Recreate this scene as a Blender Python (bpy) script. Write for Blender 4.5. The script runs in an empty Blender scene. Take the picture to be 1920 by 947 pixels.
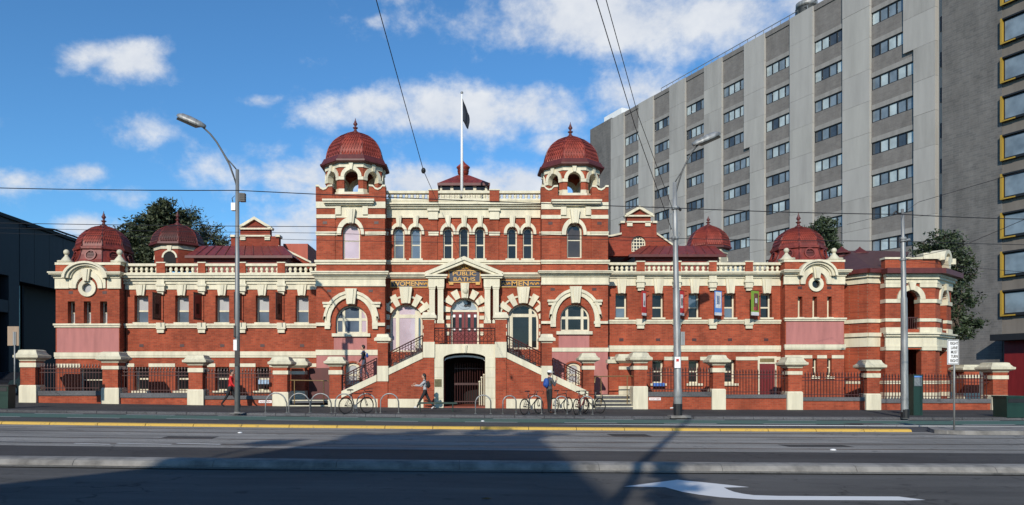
import bpy, bmesh, math, random
from mathutils import Vector, Matrix
from mathutils.geometry import tessellate_polygon
R = math.radians
rnd = random.Random(7)
sc = bpy.context.scene
COL = sc.collection

# ------------------------------------------------------------------ camera, sky, sun
F, VX, HY, EYE = 1400.0, 872.0, 705.0, 1.7      # focal length / vanishing point of the 1920 px photograph
cam = bpy.data.objects.new('camera', bpy.data.cameras.new('camera'))
COL.objects.link(cam); sc.camera = cam
cam.location = (0, 0, EYE); cam.rotation_euler = (R(90), 0, 0)
cam.data.sensor_width = 36; cam.data.lens = 36 * F / 1920
cam.data.shift_x = (960 - VX) / 1920; cam.data.shift_y = (HY - 473.5) / 1920
cam.data.clip_start = 0.1; cam.data.clip_end = 3000
SUN_AZ, SUN_EL = R(16), R(27)
sv = Vector((math.sin(SUN_AZ) * math.cos(SUN_EL), math.cos(SUN_AZ) * math.cos(SUN_EL), -math.sin(SUN_EL)))
sl = bpy.data.lights.new('sun', 'SUN'); sl.energy = 5.0; sl.angle = R(0.5); sl.color = (1, 0.93, 0.82)
so = bpy.data.objects.new('sun', sl); COL.objects.link(so); so.rotation_euler = sv.to_track_quat('-Z', 'Y').to_euler()
sc.view_settings.view_transform = 'Standard'; sc.view_settings.look = 'None'
sc.view_settings.exposure = -0.2; sc.view_settings.gamma = 1
sc.view_settings.use_curve_mapping = False

def make_world():
    w = bpy.data.worlds.new('World'); sc.world = w; w.use_nodes = True
    nt = w.node_tree; nt.nodes.clear(); N, L = nt.nodes.new, nt.links.new
    out = N('ShaderNodeOutputWorld'); bg = N('ShaderNodeBackground'); L(bg.outputs[0], out.inputs[0])
    bg.inputs[1].default_value = 0.132
    sky = N('ShaderNodeTexSky'); sky.sky_type = 'NISHITA'; sky.sun_disc = False
    sky.sun_elevation = SUN_EL; sky.sun_rotation = R(180) + SUN_AZ
    sky.air_density = 1.0; sky.dust_density = 0.3; sky.ozone_density = 2.5
    def M(op, a, b=None, c=None, clamp=False):
        n = N('ShaderNodeMath'); n.operation = op; n.use_clamp = clamp
        for i, v in enumerate((a, b, c)):
            if v is None: continue
            if isinstance(v, (int, float)): n.inputs[i].default_value = v
            else: L(v, n.inputs[i])
        return n.outputs[0]
    tc = N('ShaderNodeTexCoord'); sep = N('ShaderNodeSeparateXYZ'); L(tc.outputs['Generated'], sep.inputs[0])
    ay = M('MAXIMUM', M('ABSOLUTE', sep.outputs[1]), 0.02)
    u = M('DIVIDE', sep.outputs[0], ay); v = M('DIVIDE', sep.outputs[2], ay)
    mp = N('ShaderNodeMapping'); mp.inputs['Scale'].default_value = (1, 1, 1.35); L(tc.outputs['Generated'], mp.inputs[0])
    def noise(scale, det, rough, dist=0.0):
        n = N('ShaderNodeTexNoise'); n.inputs['Scale'].default_value = scale; n.inputs['Detail'].default_value = det
        n.inputs['Roughness'].default_value = rough; n.inputs['Distortion'].default_value = dist
        L(mp.outputs[0], n.inputs['Vector']); return n.outputs[0]
    n1 = noise(9, 10, 0.62, 0.15); n2 = noise(34, 6, 0.6, .1); n3 = noise(2.4, 2, 0.5)
    blobs = [(175, 100, 75, 26, .8), (250, 112, 62, 34, 1), (1150, 35, 270, 62, 1.05), (1010, 60, 130, 40, .9), (1400, 25, 210, 70, .95),
             (700, 205, 110, 30, .9), (850, 215, 150, 48, 1.05), (1000, 205, 85, 40, .9), (480, 318, 130, 40, .75), (600, 335, 130, 48, .95),
             (770, 350, 95, 48, 1.1), (960, 345, 90, 36, 1.1), (150, 322, 52, 17, .85), (50, 340, 85, 24, .7), (250, 240, 70, 32, .6),
             (235, 370, 40, 22, .65), (0, 228, 40, 25, .6), (1200, 185, 85, 46, .95), (560, 440, 110, 52, 1.1), (170, 425, 52, 28, .9),
             (480, 188, 36, 13, .7), (1030, 270, 70, 24, .6), (705, 40, 22, 14, .6)]
    acc = M('MULTIPLY', M('SUBTRACT', n3, 0.55, clamp=True), 1.2)
    far = M('GREATER_THAN', M('MAXIMUM', M('ABSOLUTE', u), M('SUBTRACT', v, 0.0)), 1.0)
    acc = M('MULTIPLY', acc, M('ADD', M('MULTIPLY', far, 1.6), 0.3))
    for (px, py, rx, ry, a) in blobs:
        du = M('MULTIPLY', M('SUBTRACT', u, (px - VX) / F), F / rx / 1.25)
        dv = M('MULTIPLY', M('SUBTRACT', v, (HY - py) / F), F / ry / 1.25)
        q = M('ADD', M('MULTIPLY', du, du), M('MULTIPLY', dv, dv))
        acc = M('MAXIMUM', acc, M('MULTIPLY', M('POWER', 2.718, M('MULTIPLY', q, -1.0)), a))
    nn = M('ADD', M('MULTIPLY', M('SUBTRACT', n1, 0.5), 2.1), M('MULTIPLY', M('SUBTRACT', n2, 0.5), 0.95))
    dens = M('ADD', M('MULTIPLY', acc, 0.95), M('MULTIPLY', nn, 0.85))
    mr = N('ShaderNodeMapRange'); mr.interpolation_type = 'SMOOTHSTEP'
    mr.inputs['From Min'].default_value = 0.20; mr.inputs['From Max'].default_value = 0.98
    mr.inputs['To Max'].default_value = 0.93; L(dens, mr.inputs['Value'])
    gate = N('ShaderNodeMapRange'); gate.inputs['From Min'].default_value = 0.0; gate.inputs['From Max'].default_value = 0.05
    L(sep.outputs[2], gate.inputs['Value'])
    fac = M('MULTIPLY', mr.outputs[0], gate.outputs[0])
    ramp = N('ShaderNodeMixRGB'); ramp.inputs[1].default_value = (5.2, 5.7, 6.6, 1); ramp.inputs[2].default_value = (7.6, 7.75, 7.9, 1)
    L(M('ADD', M('MULTIPLY', nn, 0.9), 0.45, clamp=True), ramp.inputs[0])
    tint = N('ShaderNodeMixRGB'); tint.blend_type = 'MULTIPLY'; tint.inputs[0].default_value = 1
    tint.inputs[2].default_value = (0.56, 1.0, 1.30, 1); L(sky.outputs[0], tint.inputs[1])
    mix = N('ShaderNodeMixRGB'); L(fac, mix.inputs[0]); L(tint.outputs[0], mix.inputs[1]); L(ramp.outputs[0], mix.inputs[2])
    L(mix.outputs[0], bg.inputs[0])
make_world()

# ------------------------------------------------------------------ helpers
def wx(px, Y): return (px - VX) * Y / F
def wz(py, Y): return EYE + (HY - py) * Y / F
def gr(X):
    X = max(-42, min(42, X)); return -0.0085 * X + 0.00018 * X * X * (1 if abs(X) < 30 else 900 / (X * X))
def ground_at(px, py, base=0.13):
    Y = 30
    for _ in range(12):
        Y = F * (EYE - base - gr(wx(px, Y))) / (py - HY)
    X = wx(px, Y); return Vector((X, Y, base + gr(X)))

class MB:
    def __init__(s): s.v = []; s.f = []
    def add(s, vs, fs, m=None):
        o = len(s.v)
        s.v += [tuple(m @ Vector(p)) for p in vs] if m else [tuple(p) for p in vs]
        s.f += [tuple(i + o for i in f) for f in fs]; return s
    def box(s, x0, x1, y0, y1, z0, z1, m=None):
        return s.add([(x, y, z) for z in (z0, z1) for y in (y0, y1) for x in (x0, x1)],
                     [(0, 2, 3, 1), (4, 5, 7, 6), (0, 1, 5, 4), (2, 6, 7, 3), (0, 4, 6, 2), (1, 3, 7, 5)], m)
    def pb(s, a, b, t, u, Yf, Yb):            # box from its face measured in the photograph at depth Yf
        return s.box(wx(a, Yf), wx(b, Yf), Yf, Yb, wz(u, Yf), wz(t, Yf))
    def plate(s, outer, holes, y0, y1, m=None):   # polygon in x,z with holes, extruded along y
        loops = [outer] + list(holes)
        tri = tessellate_polygon([[Vector((p[0], p[1], 0)) for p in lp] for lp in loops])
        pts = [p for lp in loops for p in lp]; n = len(pts)
        vs = [(p[0], y0, p[1]) for p in pts] + [(p[0], y1, p[1]) for p in pts]
        fs = []
        for a, b, c in tri:
            A, B, C = pts[a], pts[b], pts[c]
            ccw = (B[0]-A[0])*(C[1]-A[1]) - (B[1]-A[1])*(C[0]-A[0]) > 0
            if not ccw: b, c = c, b
            fs += [(a, b, c), (n + a, n + c, n + b)]
        k = 0
        for li, lp in enumerate(loops):
            area = sum(lp[i][0]*lp[(i+1) % len(lp)][1] - lp[(i+1) % len(lp)][0]*lp[i][1] for i in range(len(lp)))
            for i in range(len(lp)):
                a, b = k + i, k + (i + 1) % len(lp)
                if (area > 0) == (li == 0): fs.append((a, n + a, n + b, b))
                else: fs.append((a, b, n + b, n + a))
            k += len(lp)
        return s.add(vs, fs, m)
    def lathe(s, prof, c=(0, 0, 0), n=12, rot=0.0, m=None, cap=True):
        vs, fs = [], []
        for r, z in prof:
            for i in range(n):
                a = rot + 2 * math.pi * i / n; vs.append((c[0] + r * math.cos(a), c[1] + r * math.sin(a), c[2] + z))
        for j in range(len(prof) - 1):
            for i in range(n):
                k = (i + 1) % n; fs.append((j*n + i, j*n + k, (j+1)*n + k, (j+1)*n + i))
        if cap: fs += [tuple(range(n))[::-1], tuple((len(prof)-1)*n + i for i in range(n))]
        return s.add(vs, fs, m)
    def sq(s, prof, c):                           # square lathe, half widths
        q = math.sqrt(2); return s.lathe([(r * q, z) for r, z in prof], c, 4, math.pi / 4)
    def tube(s, pts, r, n=6, m=None):
        pts = [Vector(p) for p in pts]; rr = r if isinstance(r, (list, tuple)) else [r] * len(pts)
        vs, fs = [], []
        for i, p in enumerate(pts):
            d = (pts[min(i + 1, len(pts)-1)] - pts[max(i - 1, 0)]).normalized()
            up = Vector((0, 0, 1)) if abs(d.z) < 0.95 else Vector((0, 1, 0))
            e1 = d.cross(up).normalized(); e2 = d.cross(e1).normalized()
            for k in range(n):
                a = 2 * math.pi * k / n; vs.append(p + (e1 * math.cos(a) + e2 * math.sin(a)) * rr[i])
        for j in range(len(pts) - 1):
            for i in range(n):
                k = (i + 1) % n; fs.append((j*n + i, (j+1)*n + i, (j+1)*n + k, j*n + k))
        fs += [tuple(range(n)), tuple((len(pts)-1)*n + i for i in range(n))[::-1]]
        return s.add(vs, fs, m)
    def ball(s, c, r, nu=10, nv=6, sc_=(1, 1, 1), m=None):
        prof = [(max(1e-4, math.sin(math.pi * j / nv)) * r, -math.cos(math.pi * j / nv) * r) for j in range(nv + 1)]
        vs, fs = [], []
        for pr, z in prof:
            for i in range(nu):
                a = 2 * math.pi * i / nu
                vs.append((c[0] + pr * math.cos(a) * sc_[0], c[1] + pr * math.sin(a) * sc_[1], c[2] + z * sc_[2]))
        for j in range(nv):
            for i in range(nu):
                k = (i + 1) % nu; fs.append((j*nu + i, j*nu + k, (j+1)*nu + k, (j+1)*nu + i))
        return s.add(vs, fs, m)
    def build(s, name, mat, parent=None, smooth=False):
        me = bpy.data.meshes.new(name); me.from_pydata(s.v, [], s.f); me.update()
        if mat: me.materials.append(mat)
        if smooth: me.polygons.foreach_set('use_smooth', [True] * len(me.polygons))
        o = bpy.data.objects.new(name, me); COL.objects.link(o)
        if parent:
            o.parent = parent
            if parent.type == 'EMPTY' and not parent.get('local'): o.matrix_parent_inverse = Matrix.Translation(-parent.location)
        return o
def tag(o, label, cat, group=None):
    o['label'] = label; o['category'] = cat
    if group: o['group'] = group
    return o
def thing(name, label, cat, loc=(0, 0, 0), group=None, rotz=0, local=False):
    o = bpy.data.objects.new(name, None); COL.objects.link(o); o.location = loc; o.rotation_euler = (0, 0, rotz); o.empty_display_size = 0.2
    tag(o, label, cat, group)
    if local: o['local'] = 1
    return o
def struct(o, kind='structure'): o['kind'] = kind; return o
def inst(src, loc, parent=None, scale=None):
    o = bpy.data.objects.new(src.name.split('.')[0], src.data); COL.objects.link(o); o.location = loc
    if scale: o.scale = scale
    if parent:
        o.parent = parent
        if parent.type == 'EMPTY' and not parent.get('local'): o.matrix_parent_inverse = Matrix.Translation(-parent.location)
    return o

# ------------------------------------------------------------------ materials
def base_mat(name):
    m = bpy.data.materials.new(name); m.use_nodes = True; nt = m.node_tree
    return m, nt, nt.nodes['Principled BSDF']
def nz(nt, scale, det=4, coord='Object', vec=None, rough=.55):
    n = nt.nodes.new('ShaderNodeTexNoise'); n.inputs['Scale'].default_value = scale; n.inputs['Detail'].default_value = det
    n.inputs['Roughness'].default_value = rough
    if vec is None:
        t = nt.nodes.new('ShaderNodeTexCoord'); vec = t.outputs[coord]
    nt.links.new(vec, n.inputs['Vector']); return n.outputs[0]
def ramp2(nt, fac, c0, c1, lo=.3, hi=.7):
    r = nt.nodes.new('ShaderNodeValToRGB'); nt.links.new(fac, r.inputs[0])
    r.color_ramp.elements[0].position = lo; r.color_ramp.elements[1].position = hi
    r.color_ramp.elements[0].color = (*c0, 1); r.color_ramp.elements[1].color = (*c1, 1); return r.outputs[0]
def bump(nt, b, h, dist, strength=.5):
    n = nt.nodes.new('ShaderNodeBump'); n.inputs['Distance'].default_value = dist; n.inputs['Strength'].default_value = strength
    nt.links.new(h, n.inputs['Height']); nt.links.new(n.outputs[0], b.inputs['Normal'])
def mixc(nt, fac, a, b, mode='MULTIPLY'):
    n = nt.nodes.new('ShaderNodeMixRGB'); n.blend_type = mode
    for i, v in ((0, fac), (1, a), (2, b)):
        if isinstance(v, (int, float)): n.inputs[i].default_value = v
        elif isinstance(v, tuple): n.inputs[i].default_value = (*v, 1)
        else: nt.links.new(v, n.inputs[i])
    return n.outputs[0]
def painted(name, c, rough=.6, var=.12, scale=1.3, streak=True, metal=0.0):
    m, nt, b = base_mat(name); t = nt.nodes.new('ShaderNodeTexCoord')
    mp = nt.nodes.new('ShaderNodeMapping'); mp.inputs['Scale'].default_value = (2.6, 2.6, .35) if streak else (1, 1, 1)
    nt.links.new(t.outputs['Object'], mp.inputs[0])
    n = nz(nt, scale, 6, vec=mp.outputs[0], rough=.65)
    col = ramp2(nt, n, tuple(x * (1 - var * 1.6) for x in c), tuple(min(1, x * (1 + var * .4)) for x in c), .28, .62)
    nt.links.new(col, b.inputs['Base Color']); b.inputs['Roughness'].default_value = rough; b.inputs['Metallic'].default_value = metal
    bump(nt, b, nz(nt, 30, 3), .004, .3); return m
def brickmat(name, c1, c2, mortar, bw=.24, rh=.086, ms=.007, dirt=.35):
    m, nt, b = base_mat(name); t = nt.nodes.new('ShaderNodeTexCoord'); s = nt.nodes.new('ShaderNodeSeparateXYZ')
    nt.links.new(t.outputs['Object'], s.inputs[0]); a = nt.nodes.new('ShaderNodeMath'); nt.links.new(s.outputs[0], a.inputs[0]); nt.links.new(s.outputs[1], a.inputs[1])
    cb = nt.nodes.new('ShaderNodeCombineXYZ'); nt.links.new(a.outputs[0], cb.inputs[0]); nt.links.new(s.outputs[2], cb.inputs[1])
    br = nt.nodes.new('ShaderNodeTexBrick'); nt.links.new(cb.outputs[0], br.inputs['Vector'])
    br.inputs['Scale'].default_value = 1; br.inputs['Brick Width'].default_value = bw; br.inputs['Row Height'].default_value = rh
    br.inputs['Mortar Size'].default_value = ms; br.inputs['Mortar Smooth'].default_value = .2; br.inputs['Bias'].default_value = -.1
    for k, c in (('Color1', c1), ('Color2', c2), ('Mortar', mortar)): br.inputs[k].default_value = (*c, 1)
    mp = nt.nodes.new('ShaderNodeMapping'); mp.inputs['Scale'].default_value = (1, 1, .4); nt.links.new(t.outputs['Object'], mp.inputs[0])
    n = nz(nt, .9, 8, vec=mp.outputs[0], rough=.7)
    d = ramp2(nt, n, (1 - dirt,) * 3, (1.12,) * 3, .3, .68)
    nt.links.new(mixc(nt, 1.0, br.outputs[0], d), b.inputs['Base Color'])
    b.inputs['Roughness'].default_value = .85; b.inputs['Specular IOR Level'].default_value = .25
    bump(nt, b, br.outputs['Fac'], -.008, .6); return m
def glassmat(name, c, rough=.06, spec=.6, metal=0.0, var=.3):
    m, nt, b = base_mat(name); n = nz(nt, .9, 2)
    nt.links.new(ramp2(nt, n, tuple(x * (1 - var) for x in c), tuple(x * (1 + var) for x in c)), b.inputs['Base Color'])
    b.inputs['Roughness'].default_value = rough; b.inputs['Specular IOR Level'].default_value = spec; b.inputs['Metallic'].default_value = metal
    bump(nt, b, nz(nt, 1.6, 1), .012, .25); return m
def asphalt(name, c, patch=.25, grain=90):
    m, nt, b = base_mat(name); t = nt.nodes.new('ShaderNodeTexCoord'); mp = nt.nodes.new('ShaderNodeMapping')
    mp.inputs['Scale'].default_value = (.12, 1.0, 1); nt.links.new(t.outputs['Object'], mp.inputs[0])
    n = nz(nt, 1.1, 6, vec=mp.outputs[0], rough=.7); g = nz(nt, grain, 2, rough=.8); pt = nz(nt, .35, 5)
    a = ramp2(nt, n, tuple(x * (1 - patch) for x in c), tuple(x * (1 + patch) for x in c), .32, .7)
    col = mixc(nt, 1.0, a, ramp2(nt, g, (.55,) * 3, (1.45,) * 3, .25, .75))
    col = mixc(nt, 1.0, col, ramp2(nt, pt, (.82,) * 3, (1.12,) * 3, .35, .65))
    wp = nt.nodes.new('ShaderNodeVectorMath'); wp.operation = 'ADD'; wn = nt.nodes.new('ShaderNodeTexNoise'); wn.inputs['Scale'].default_value = 1.4; wn.inputs['Detail'].default_value = 5
    nt.links.new(t.outputs['Object'], wn.inputs['Vector']); nt.links.new(t.outputs['Object'], wp.inputs[0]); nt.links.new(wn.outputs['Color'], wp.inputs[1])
    vo = nt.nodes.new('ShaderNodeTexVoronoi'); vo.feature = 'DISTANCE_TO_EDGE'; vo.inputs['Scale'].default_value = .33; nt.links.new(wp.outputs[0], vo.inputs['Vector'])
    ck = ramp2(nt, vo.outputs['Distance'], (.45,) * 3, (1.0,) * 3, .002, .008); pm = ramp2(nt, nz(nt, .22, 3), (0, 0, 0), (1, 1, 1), .45, .6)
    col = mixc(nt, pm, col, mixc(nt, 1.0, col, ck), 'MIX')
    sp = ramp2(nt, nz(nt, 2.3, 2), (.62,) * 3, (1.0,) * 3, .27, .36); col = mixc(nt, 1.0, col, sp)
    nt.links.new(col, b.inputs['Base Color']); b.inputs['Roughness'].default_value = .88; b.inputs['Specular IOR Level'].default_value = .25
    bump(nt, b, g, .006, .6); return m
def wornpaint(name, c, under, wear=.42):
    m, nt, b = base_mat(name); n = nz(nt, 9, 8, rough=.75)
    nt.links.new(ramp2(nt, n, under, c, wear - .06, wear + .05), b.inputs['Base Color']); b.inputs['Roughness'].default_value = .75; return m
M_BRICK = brickmat('red_brick', (.40, .080, .036), (.27, .050, .024), (.30, .125, .075), dirt=.45)
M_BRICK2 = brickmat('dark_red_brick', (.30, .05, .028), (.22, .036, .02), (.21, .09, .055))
M_CREAM = painted('cream_paint', (.63, .58, .43), .6, .15)
M_CREAM2 = painted('weathered_cream_stone', (.56, .52, .385), .65, .16)
M_PINK = painted('pink_render', (.40, .155, .14), .8, .13)
M_ROOF = painted('red_roof_metal', (.19, .030, .020), .5, .35, 2.0)
M_ROOFD = painted('dark_red_trim', (.10, .02, .017), .5, .2)
M_SHING = painted('red_shingle', (.27, .046, .027), .5, .35, 2.5, False)
M_DOOR = painted('dark_red_door_paint', (.16, .018, .018), .35, .12)
M_IRON = painted('brown_iron', (.055, .016, .014), .5, .2)
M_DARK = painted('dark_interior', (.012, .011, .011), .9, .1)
M_GLASS = glassmat('window_glass_dark', (.014, .015, .017), .05, .42)
M_GLASSB = glassmat('window_glass_blue', (.10, .13, .17), .06, .8)
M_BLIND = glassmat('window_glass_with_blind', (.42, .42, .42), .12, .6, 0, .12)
M_REFL = glassmat('window_glass_painted_reflection', (.52, .42, .47), .05, .9, .0, .16)  # pale lavender base colour stands in for a bright cloud reflected in the panes
M_BLUEST = asphalt('bluestone', (.10, .10, .105), .3, 30)
M_STEEL = painted('galvanised_steel', (.30, .305, .30), .5, .34, 2.6, True, .35)
M_POLE = painted('grey_pole_steel', (.24, .245, .24), .5, .25, 1.2, True, .35)
M_BLACK = painted('black_plastic', (.012, .012, .013), .5, .1)
M_RUBBER = painted('tyre_rubber', (.015, .015, .015), .8, .1)
M_CONC = painted('pale_concrete', (.36, .345, .32), .85, .10, .3)
M_CONC2 = brickmat('grey_spandrel_brick', (.20, .185, .17), (.17, .155, .145), (.21, .195, .18), .5, .17, .014, .25)
M_CONC3 = brickmat('grey_end_brick', (.16, .15, .14), (.125, .12, .115), (.18, .17, .16), .6, .2, .016, .3)
M_KERB = painted('concrete_kerb', (.215, .205, .19), .9, .38, 1.9, False)
M_WHITE = painted('white_paint', (.78, .78, .77), .5, .06)
M_GREEN = painted('dark_green_paint', (.01, .035, .026), .4, .15)
M_WIRE = painted('black_wire', (.02, .02, .022), .6, .05)
M_BRASS = painted('brass_rail', (.33, .22, .10), .35, .2, 3, True, .6)
M_GOLD = painted('gold_leaf', (.60, .33, .07), .45, .15)
M_NAVY = painted('navy_sign_paint', (.025, .03, .055), .5, .15)
M_YELL = painted('yellow_frame', (.36, .23, .03), .5, .1)
glassA = glassmat('office_glass_pale', (.40, .46, .46), .08, .8, 0, .25); glassB = glassmat('office_glass_mid', (.17, .21, .24), .06, .8, 0, .3); glassC = glassmat('office_glass_dark', (.05, .062, .075), .05, .8)

# ------------------------------------------------------------------ ground, roads, footpath
YN0, YK0, YK1, YD1, YT1, YFK = -40.0, 13.3, 13.75, 16.8, 23.3, 30.0
def far_kerb(X): return YFK - 0.0 * X
XS = [-400, -200, -120, -80, -60, -42] + [x * 3.0 for x in range(-13, 14)] + [42, 60, 80, 120, 200, 400]
def sheet(name, y0, y1, z, mat, xs=XS):
    b = MB(); fy0 = y0 if callable(y0) else (lambda X: y0); fy1 = y1 if callable(y1) else (lambda X: y1)
    vs = []; fs = []
    for x in xs: vs += [(x, fy0(x), gr(x) + z), (x, fy1(x), gr(x) + z)]
    for i in range(len(xs) - 1): fs.append((2*i, 2*i+2, 2*i+3, 2*i+1))
    b.add(vs, fs); return b.build(name, mat)
struct(sheet('ground', -500, 1500, -0.25, asphalt('ground_asphalt', (.06, .06, .06))))
struct(sheet('road', YN0, YK0 + .1, 0, asphalt('near_asphalt', (.092, .088, .083), .25, 110)))
struct(sheet('median', YK1 - .05, YD1, .03, asphalt('median_asphalt', (.062, .058, .056), .2, 60)))
struct(sheet('tram_track', YD1, YT1, .034, asphalt('tram_concrete', (.235, .225, .208), .35, 50)))
struct(sheet('far_road', YT1, YFK + .1, .03, asphalt('far_asphalt', (.07, .07, .072), .25, 60)))
struct(sheet('footpath', YFK + .25, 60, .13, asphalt('footpath_asphalt', (.05, .05, .05), .25, 40)))
M_KSTAIN = M_KERB
kerb = thing('median_kerb', 'long grey concrete kerb edging the tram tracks in the foreground', 'kerb', (0, YK0, 0)); struct(kerb)
x = -14.0
while x < 16:                                     # separate kerb stones
    w = rnd.choice((2.2, 2.4, 2.5)); b = MB()
    pr = [(YK0, -.02), (YK0 + .03, .07), (YK0 + .08, .125), (YK0 + .17, .148), (YK1, .15), (YK1, -.02)]
    vs = []; x1 = x + w - .009
    for xx in (x, x1): vs += [(xx, py_, gr(xx) + pz) for py_, pz in pr]
    n = len(pr); fs = [(i, (i+1) % n, n + (i+1) % n, n + i) for i in range(n)] + [tuple(range(n))[::-1], tuple(range(n, 2*n))]
    b.add(vs, fs).build('kerb_stone', M_KERB, kerb); x += w
b = MB(); b.add([(x_, y_, gr(x_) + .01 + (z_ * .02)) for x_ in (-14, 0, 16) for y_, z_ in ((YK0 - .10, 0), (YK0 + .01, 1))], [(0, 2, 3, 1), (2, 4, 5, 3)])
b.build('gutter_grit', asphalt('gutter_grit', (.16, .15, .13), .4, 30), kerb)
fk = thing('footpath_kerb', 'low bluestone kerb along the footpath before the red brick baths', 'kerb', (0, YFK, 0)); struct(fk)
x = -34.0
while x < 34:
    b = MB(); x1 = x + 1.18
    b.add([(xx, yy, gr(xx) + zz) for xx in (x, x1) for yy, zz in ((YFK, 0), (YFK + .02, .125), (YFK + .3, .134), (YFK + .3, 0))],
          [(0, 4, 5, 1), (1, 5, 6, 2), (2, 6, 7, 3), (0, 1, 2, 3), (4, 7, 6, 5)])
    b.build('kerb_stone', M_BLUEST, fk); x += 1.2
def gpoly(name, pts, z, mat, label=None):         # flat marking on the ground
    b = MB(); P = [Vector((p[0], p[1], 0)) for p in pts]; tri = tessellate_polygon([P])
    b.add([(p[0], p[1], gr(p[0]) + z) for p in pts], [t for t in tri]); return struct(b.build(name, mat))
M_LINE = wornpaint('white_road_paint', (.60, .60, .58), (.12, .12, .12), .36)
M_LINE2 = wornpaint('arrow_paint', (.66, .66, .65), (.2, .2, .2), .30)
M_BIKE = wornpaint('green_lane_paint', (.055, .13, .105), (.05, .06, .055), .42)
bl = sheet('bike_lane', 27.0, 29.3, .036, M_BIKE); struct(bl)
for k in range(-9, 10):
    x = k * 3.6
    for yy in (26.95, 29.25):
        x0 = x + (1.1 if yy > 28 else 0)
        gpoly('lane_dash', [(x0, yy), (x0 + 1.9, yy), (x0 + 1.9, yy + .13), (x0, yy + .13)], .041, M_LINE)
gpoly('lane_line', [(3, 26.0), (9, 25.95), (16, 25.95), (24, 25.95), (24, 26.06), (16, 26.06), (9, 26.06), (3, 26.05)], .041, M_LINE)
for a, c in ((137, 205), (217, 320), (330, 412)):
    p = ground_at(a, 832, .034); q = ground_at(c, 834, .034)
    gpoly('lane_dash', [(p.x, p.y), (q.x, q.y), (q.x, q.y + .11), (p.x, p.y + .11)], .04, M_LINE)
for yy in (17.5, 18.94, 20.9, 22.34):             # tram rails in their grooves
    struct(sheet('tram_rail', yy, yy + .07, .039, painted('rail_steel', (.10, .09, .08), .35, .3, 2, False, .6)))
    struct(sheet('rail_groove', yy + .075, yy + .12, .0385, M_BLACK))
yl = thing('lane_separator', 'yellow raised separator strip beside the tram tracks', 'separator', (0, YT1, 0)); struct(yl)
M_YLINE = wornpaint('yellow_road_paint', (.52, .33, .06), (.26, .18, .07), .40)
x = -34.0; xe = wx(1730, YT1 + .3)
while x < xe - .5:
    b = MB(); x1 = min(x + 1.48, xe)
    b.add([(xx, yy, gr(xx) + zz) for xx in (x, x1) for yy, zz in ((YT1 + .05, .03), (YT1 + .1, .10), (YT1 + .25, .115), (YT1 + .36, .03))],
          [(0, 4, 5, 1), (1, 5, 6, 2), (2, 6, 7, 3), (0, 1, 2, 3), (4, 7, 6, 5)])
    b.build('separator_block', M_YLINE, yl); x += 1.5
arrow = [(1170, 912.7), (1270, 900), (1340, 907), (1405, 914), (1357, 914.7), (1366, 919), (1377, 923), (1394, 926.5), (1413, 929), (1460, 930.5),
         (1685, 931.7), (1735, 938), (1703, 939), (1500, 938.2), (1420, 937.5), (1350, 933), (1310, 928), (1280, 923), (1247, 914)]
P = [ground_at(a, c, .0) for a, c in arrow]
gpoly('turn_arrow', [(p.x, p.y) for p in P], .005, M_LINE2)
for a, c in ((1562, 844), (905, 768 + 22), (450, 812)):
    p = ground_at(a, c, .034); tag(MB().lathe([(.07, 0), (.06, .02), (.03, .03)], (p.x, p.y, gr(p.x) + .034), 10).build('road_stud', M_WHITE), {1562: 'small white road stud on the tram tracks at right', 905: 'small white road stud by the green bike lane at centre', 450: 'small white road stud on the tram tracks at left'}[a], 'road stud')
for a, c, w, d in ((300, 822, 1.3, .7), (1480, 838, 1.6, .6), (1150, 818, 1.1, .8), (1600, 796, 1.4, .8)):
    p = ground_at(a, c, .034); gpoly('road_patch', [(p.x, p.y), (p.x + w, p.y + .03), (p.x + w * .98, p.y + d), (p.x - .05, p.y + d * .95)], .0385, asphalt('patch_asphalt', (.055, .052, .05), .2, 60))
p = ground_at(911, 936, 0); tag(MB().add([(p.x - .07, p.y, gr(p.x) + .01), (p.x, p.y - .03, gr(p.x) + .03), (p.x + .09, p.y, gr(p.x) + .015), (p.x, p.y + .04, gr(p.x) + .012), (p.x + .02, p.y, gr(p.x) + .004)], [(0, 1, 4), (1, 2, 4), (2, 3, 4), (3, 0, 4)]).build('fallen_leaf', painted('dry_leaf', (.30, .22, .12), .8, .2)), 'dry brown leaf lying on the near road', 'leaf')
# traffic island with the lane sign
ip = [ground_at(a, c, .14) for a, c in ((1752, 806), (1775, 803), (1990, 805))]
b = MB(); pts = [(ip[0].x, ip[0].y), (ip[0].x + .15, ip[0].y - .35), (ip[0].x + .6, ip[0].y - .55), (34, ip[0].y - .6), (34, ip[1].y + .9), (ip[0].x + .6, ip[1].y + .6), (ip[0].x + .12, ip[0].y + .35)]
n = len(pts); tri = tessellate_polygon([[Vector((p[0], p[1], 0)) for p in pts]])
b.add([(p[0], p[1], gr(p[0]) + .03) for p in pts] + [(p[0], p[1], gr(p[0]) + .15) for p in pts], [(a + n, c + n, d + n) for a, c, d in tri] + [(i, (i+1) % n, n + (i+1) % n, n + i) for i in range(n)])
struct(b.build('traffic_island', M_KERB))

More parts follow.
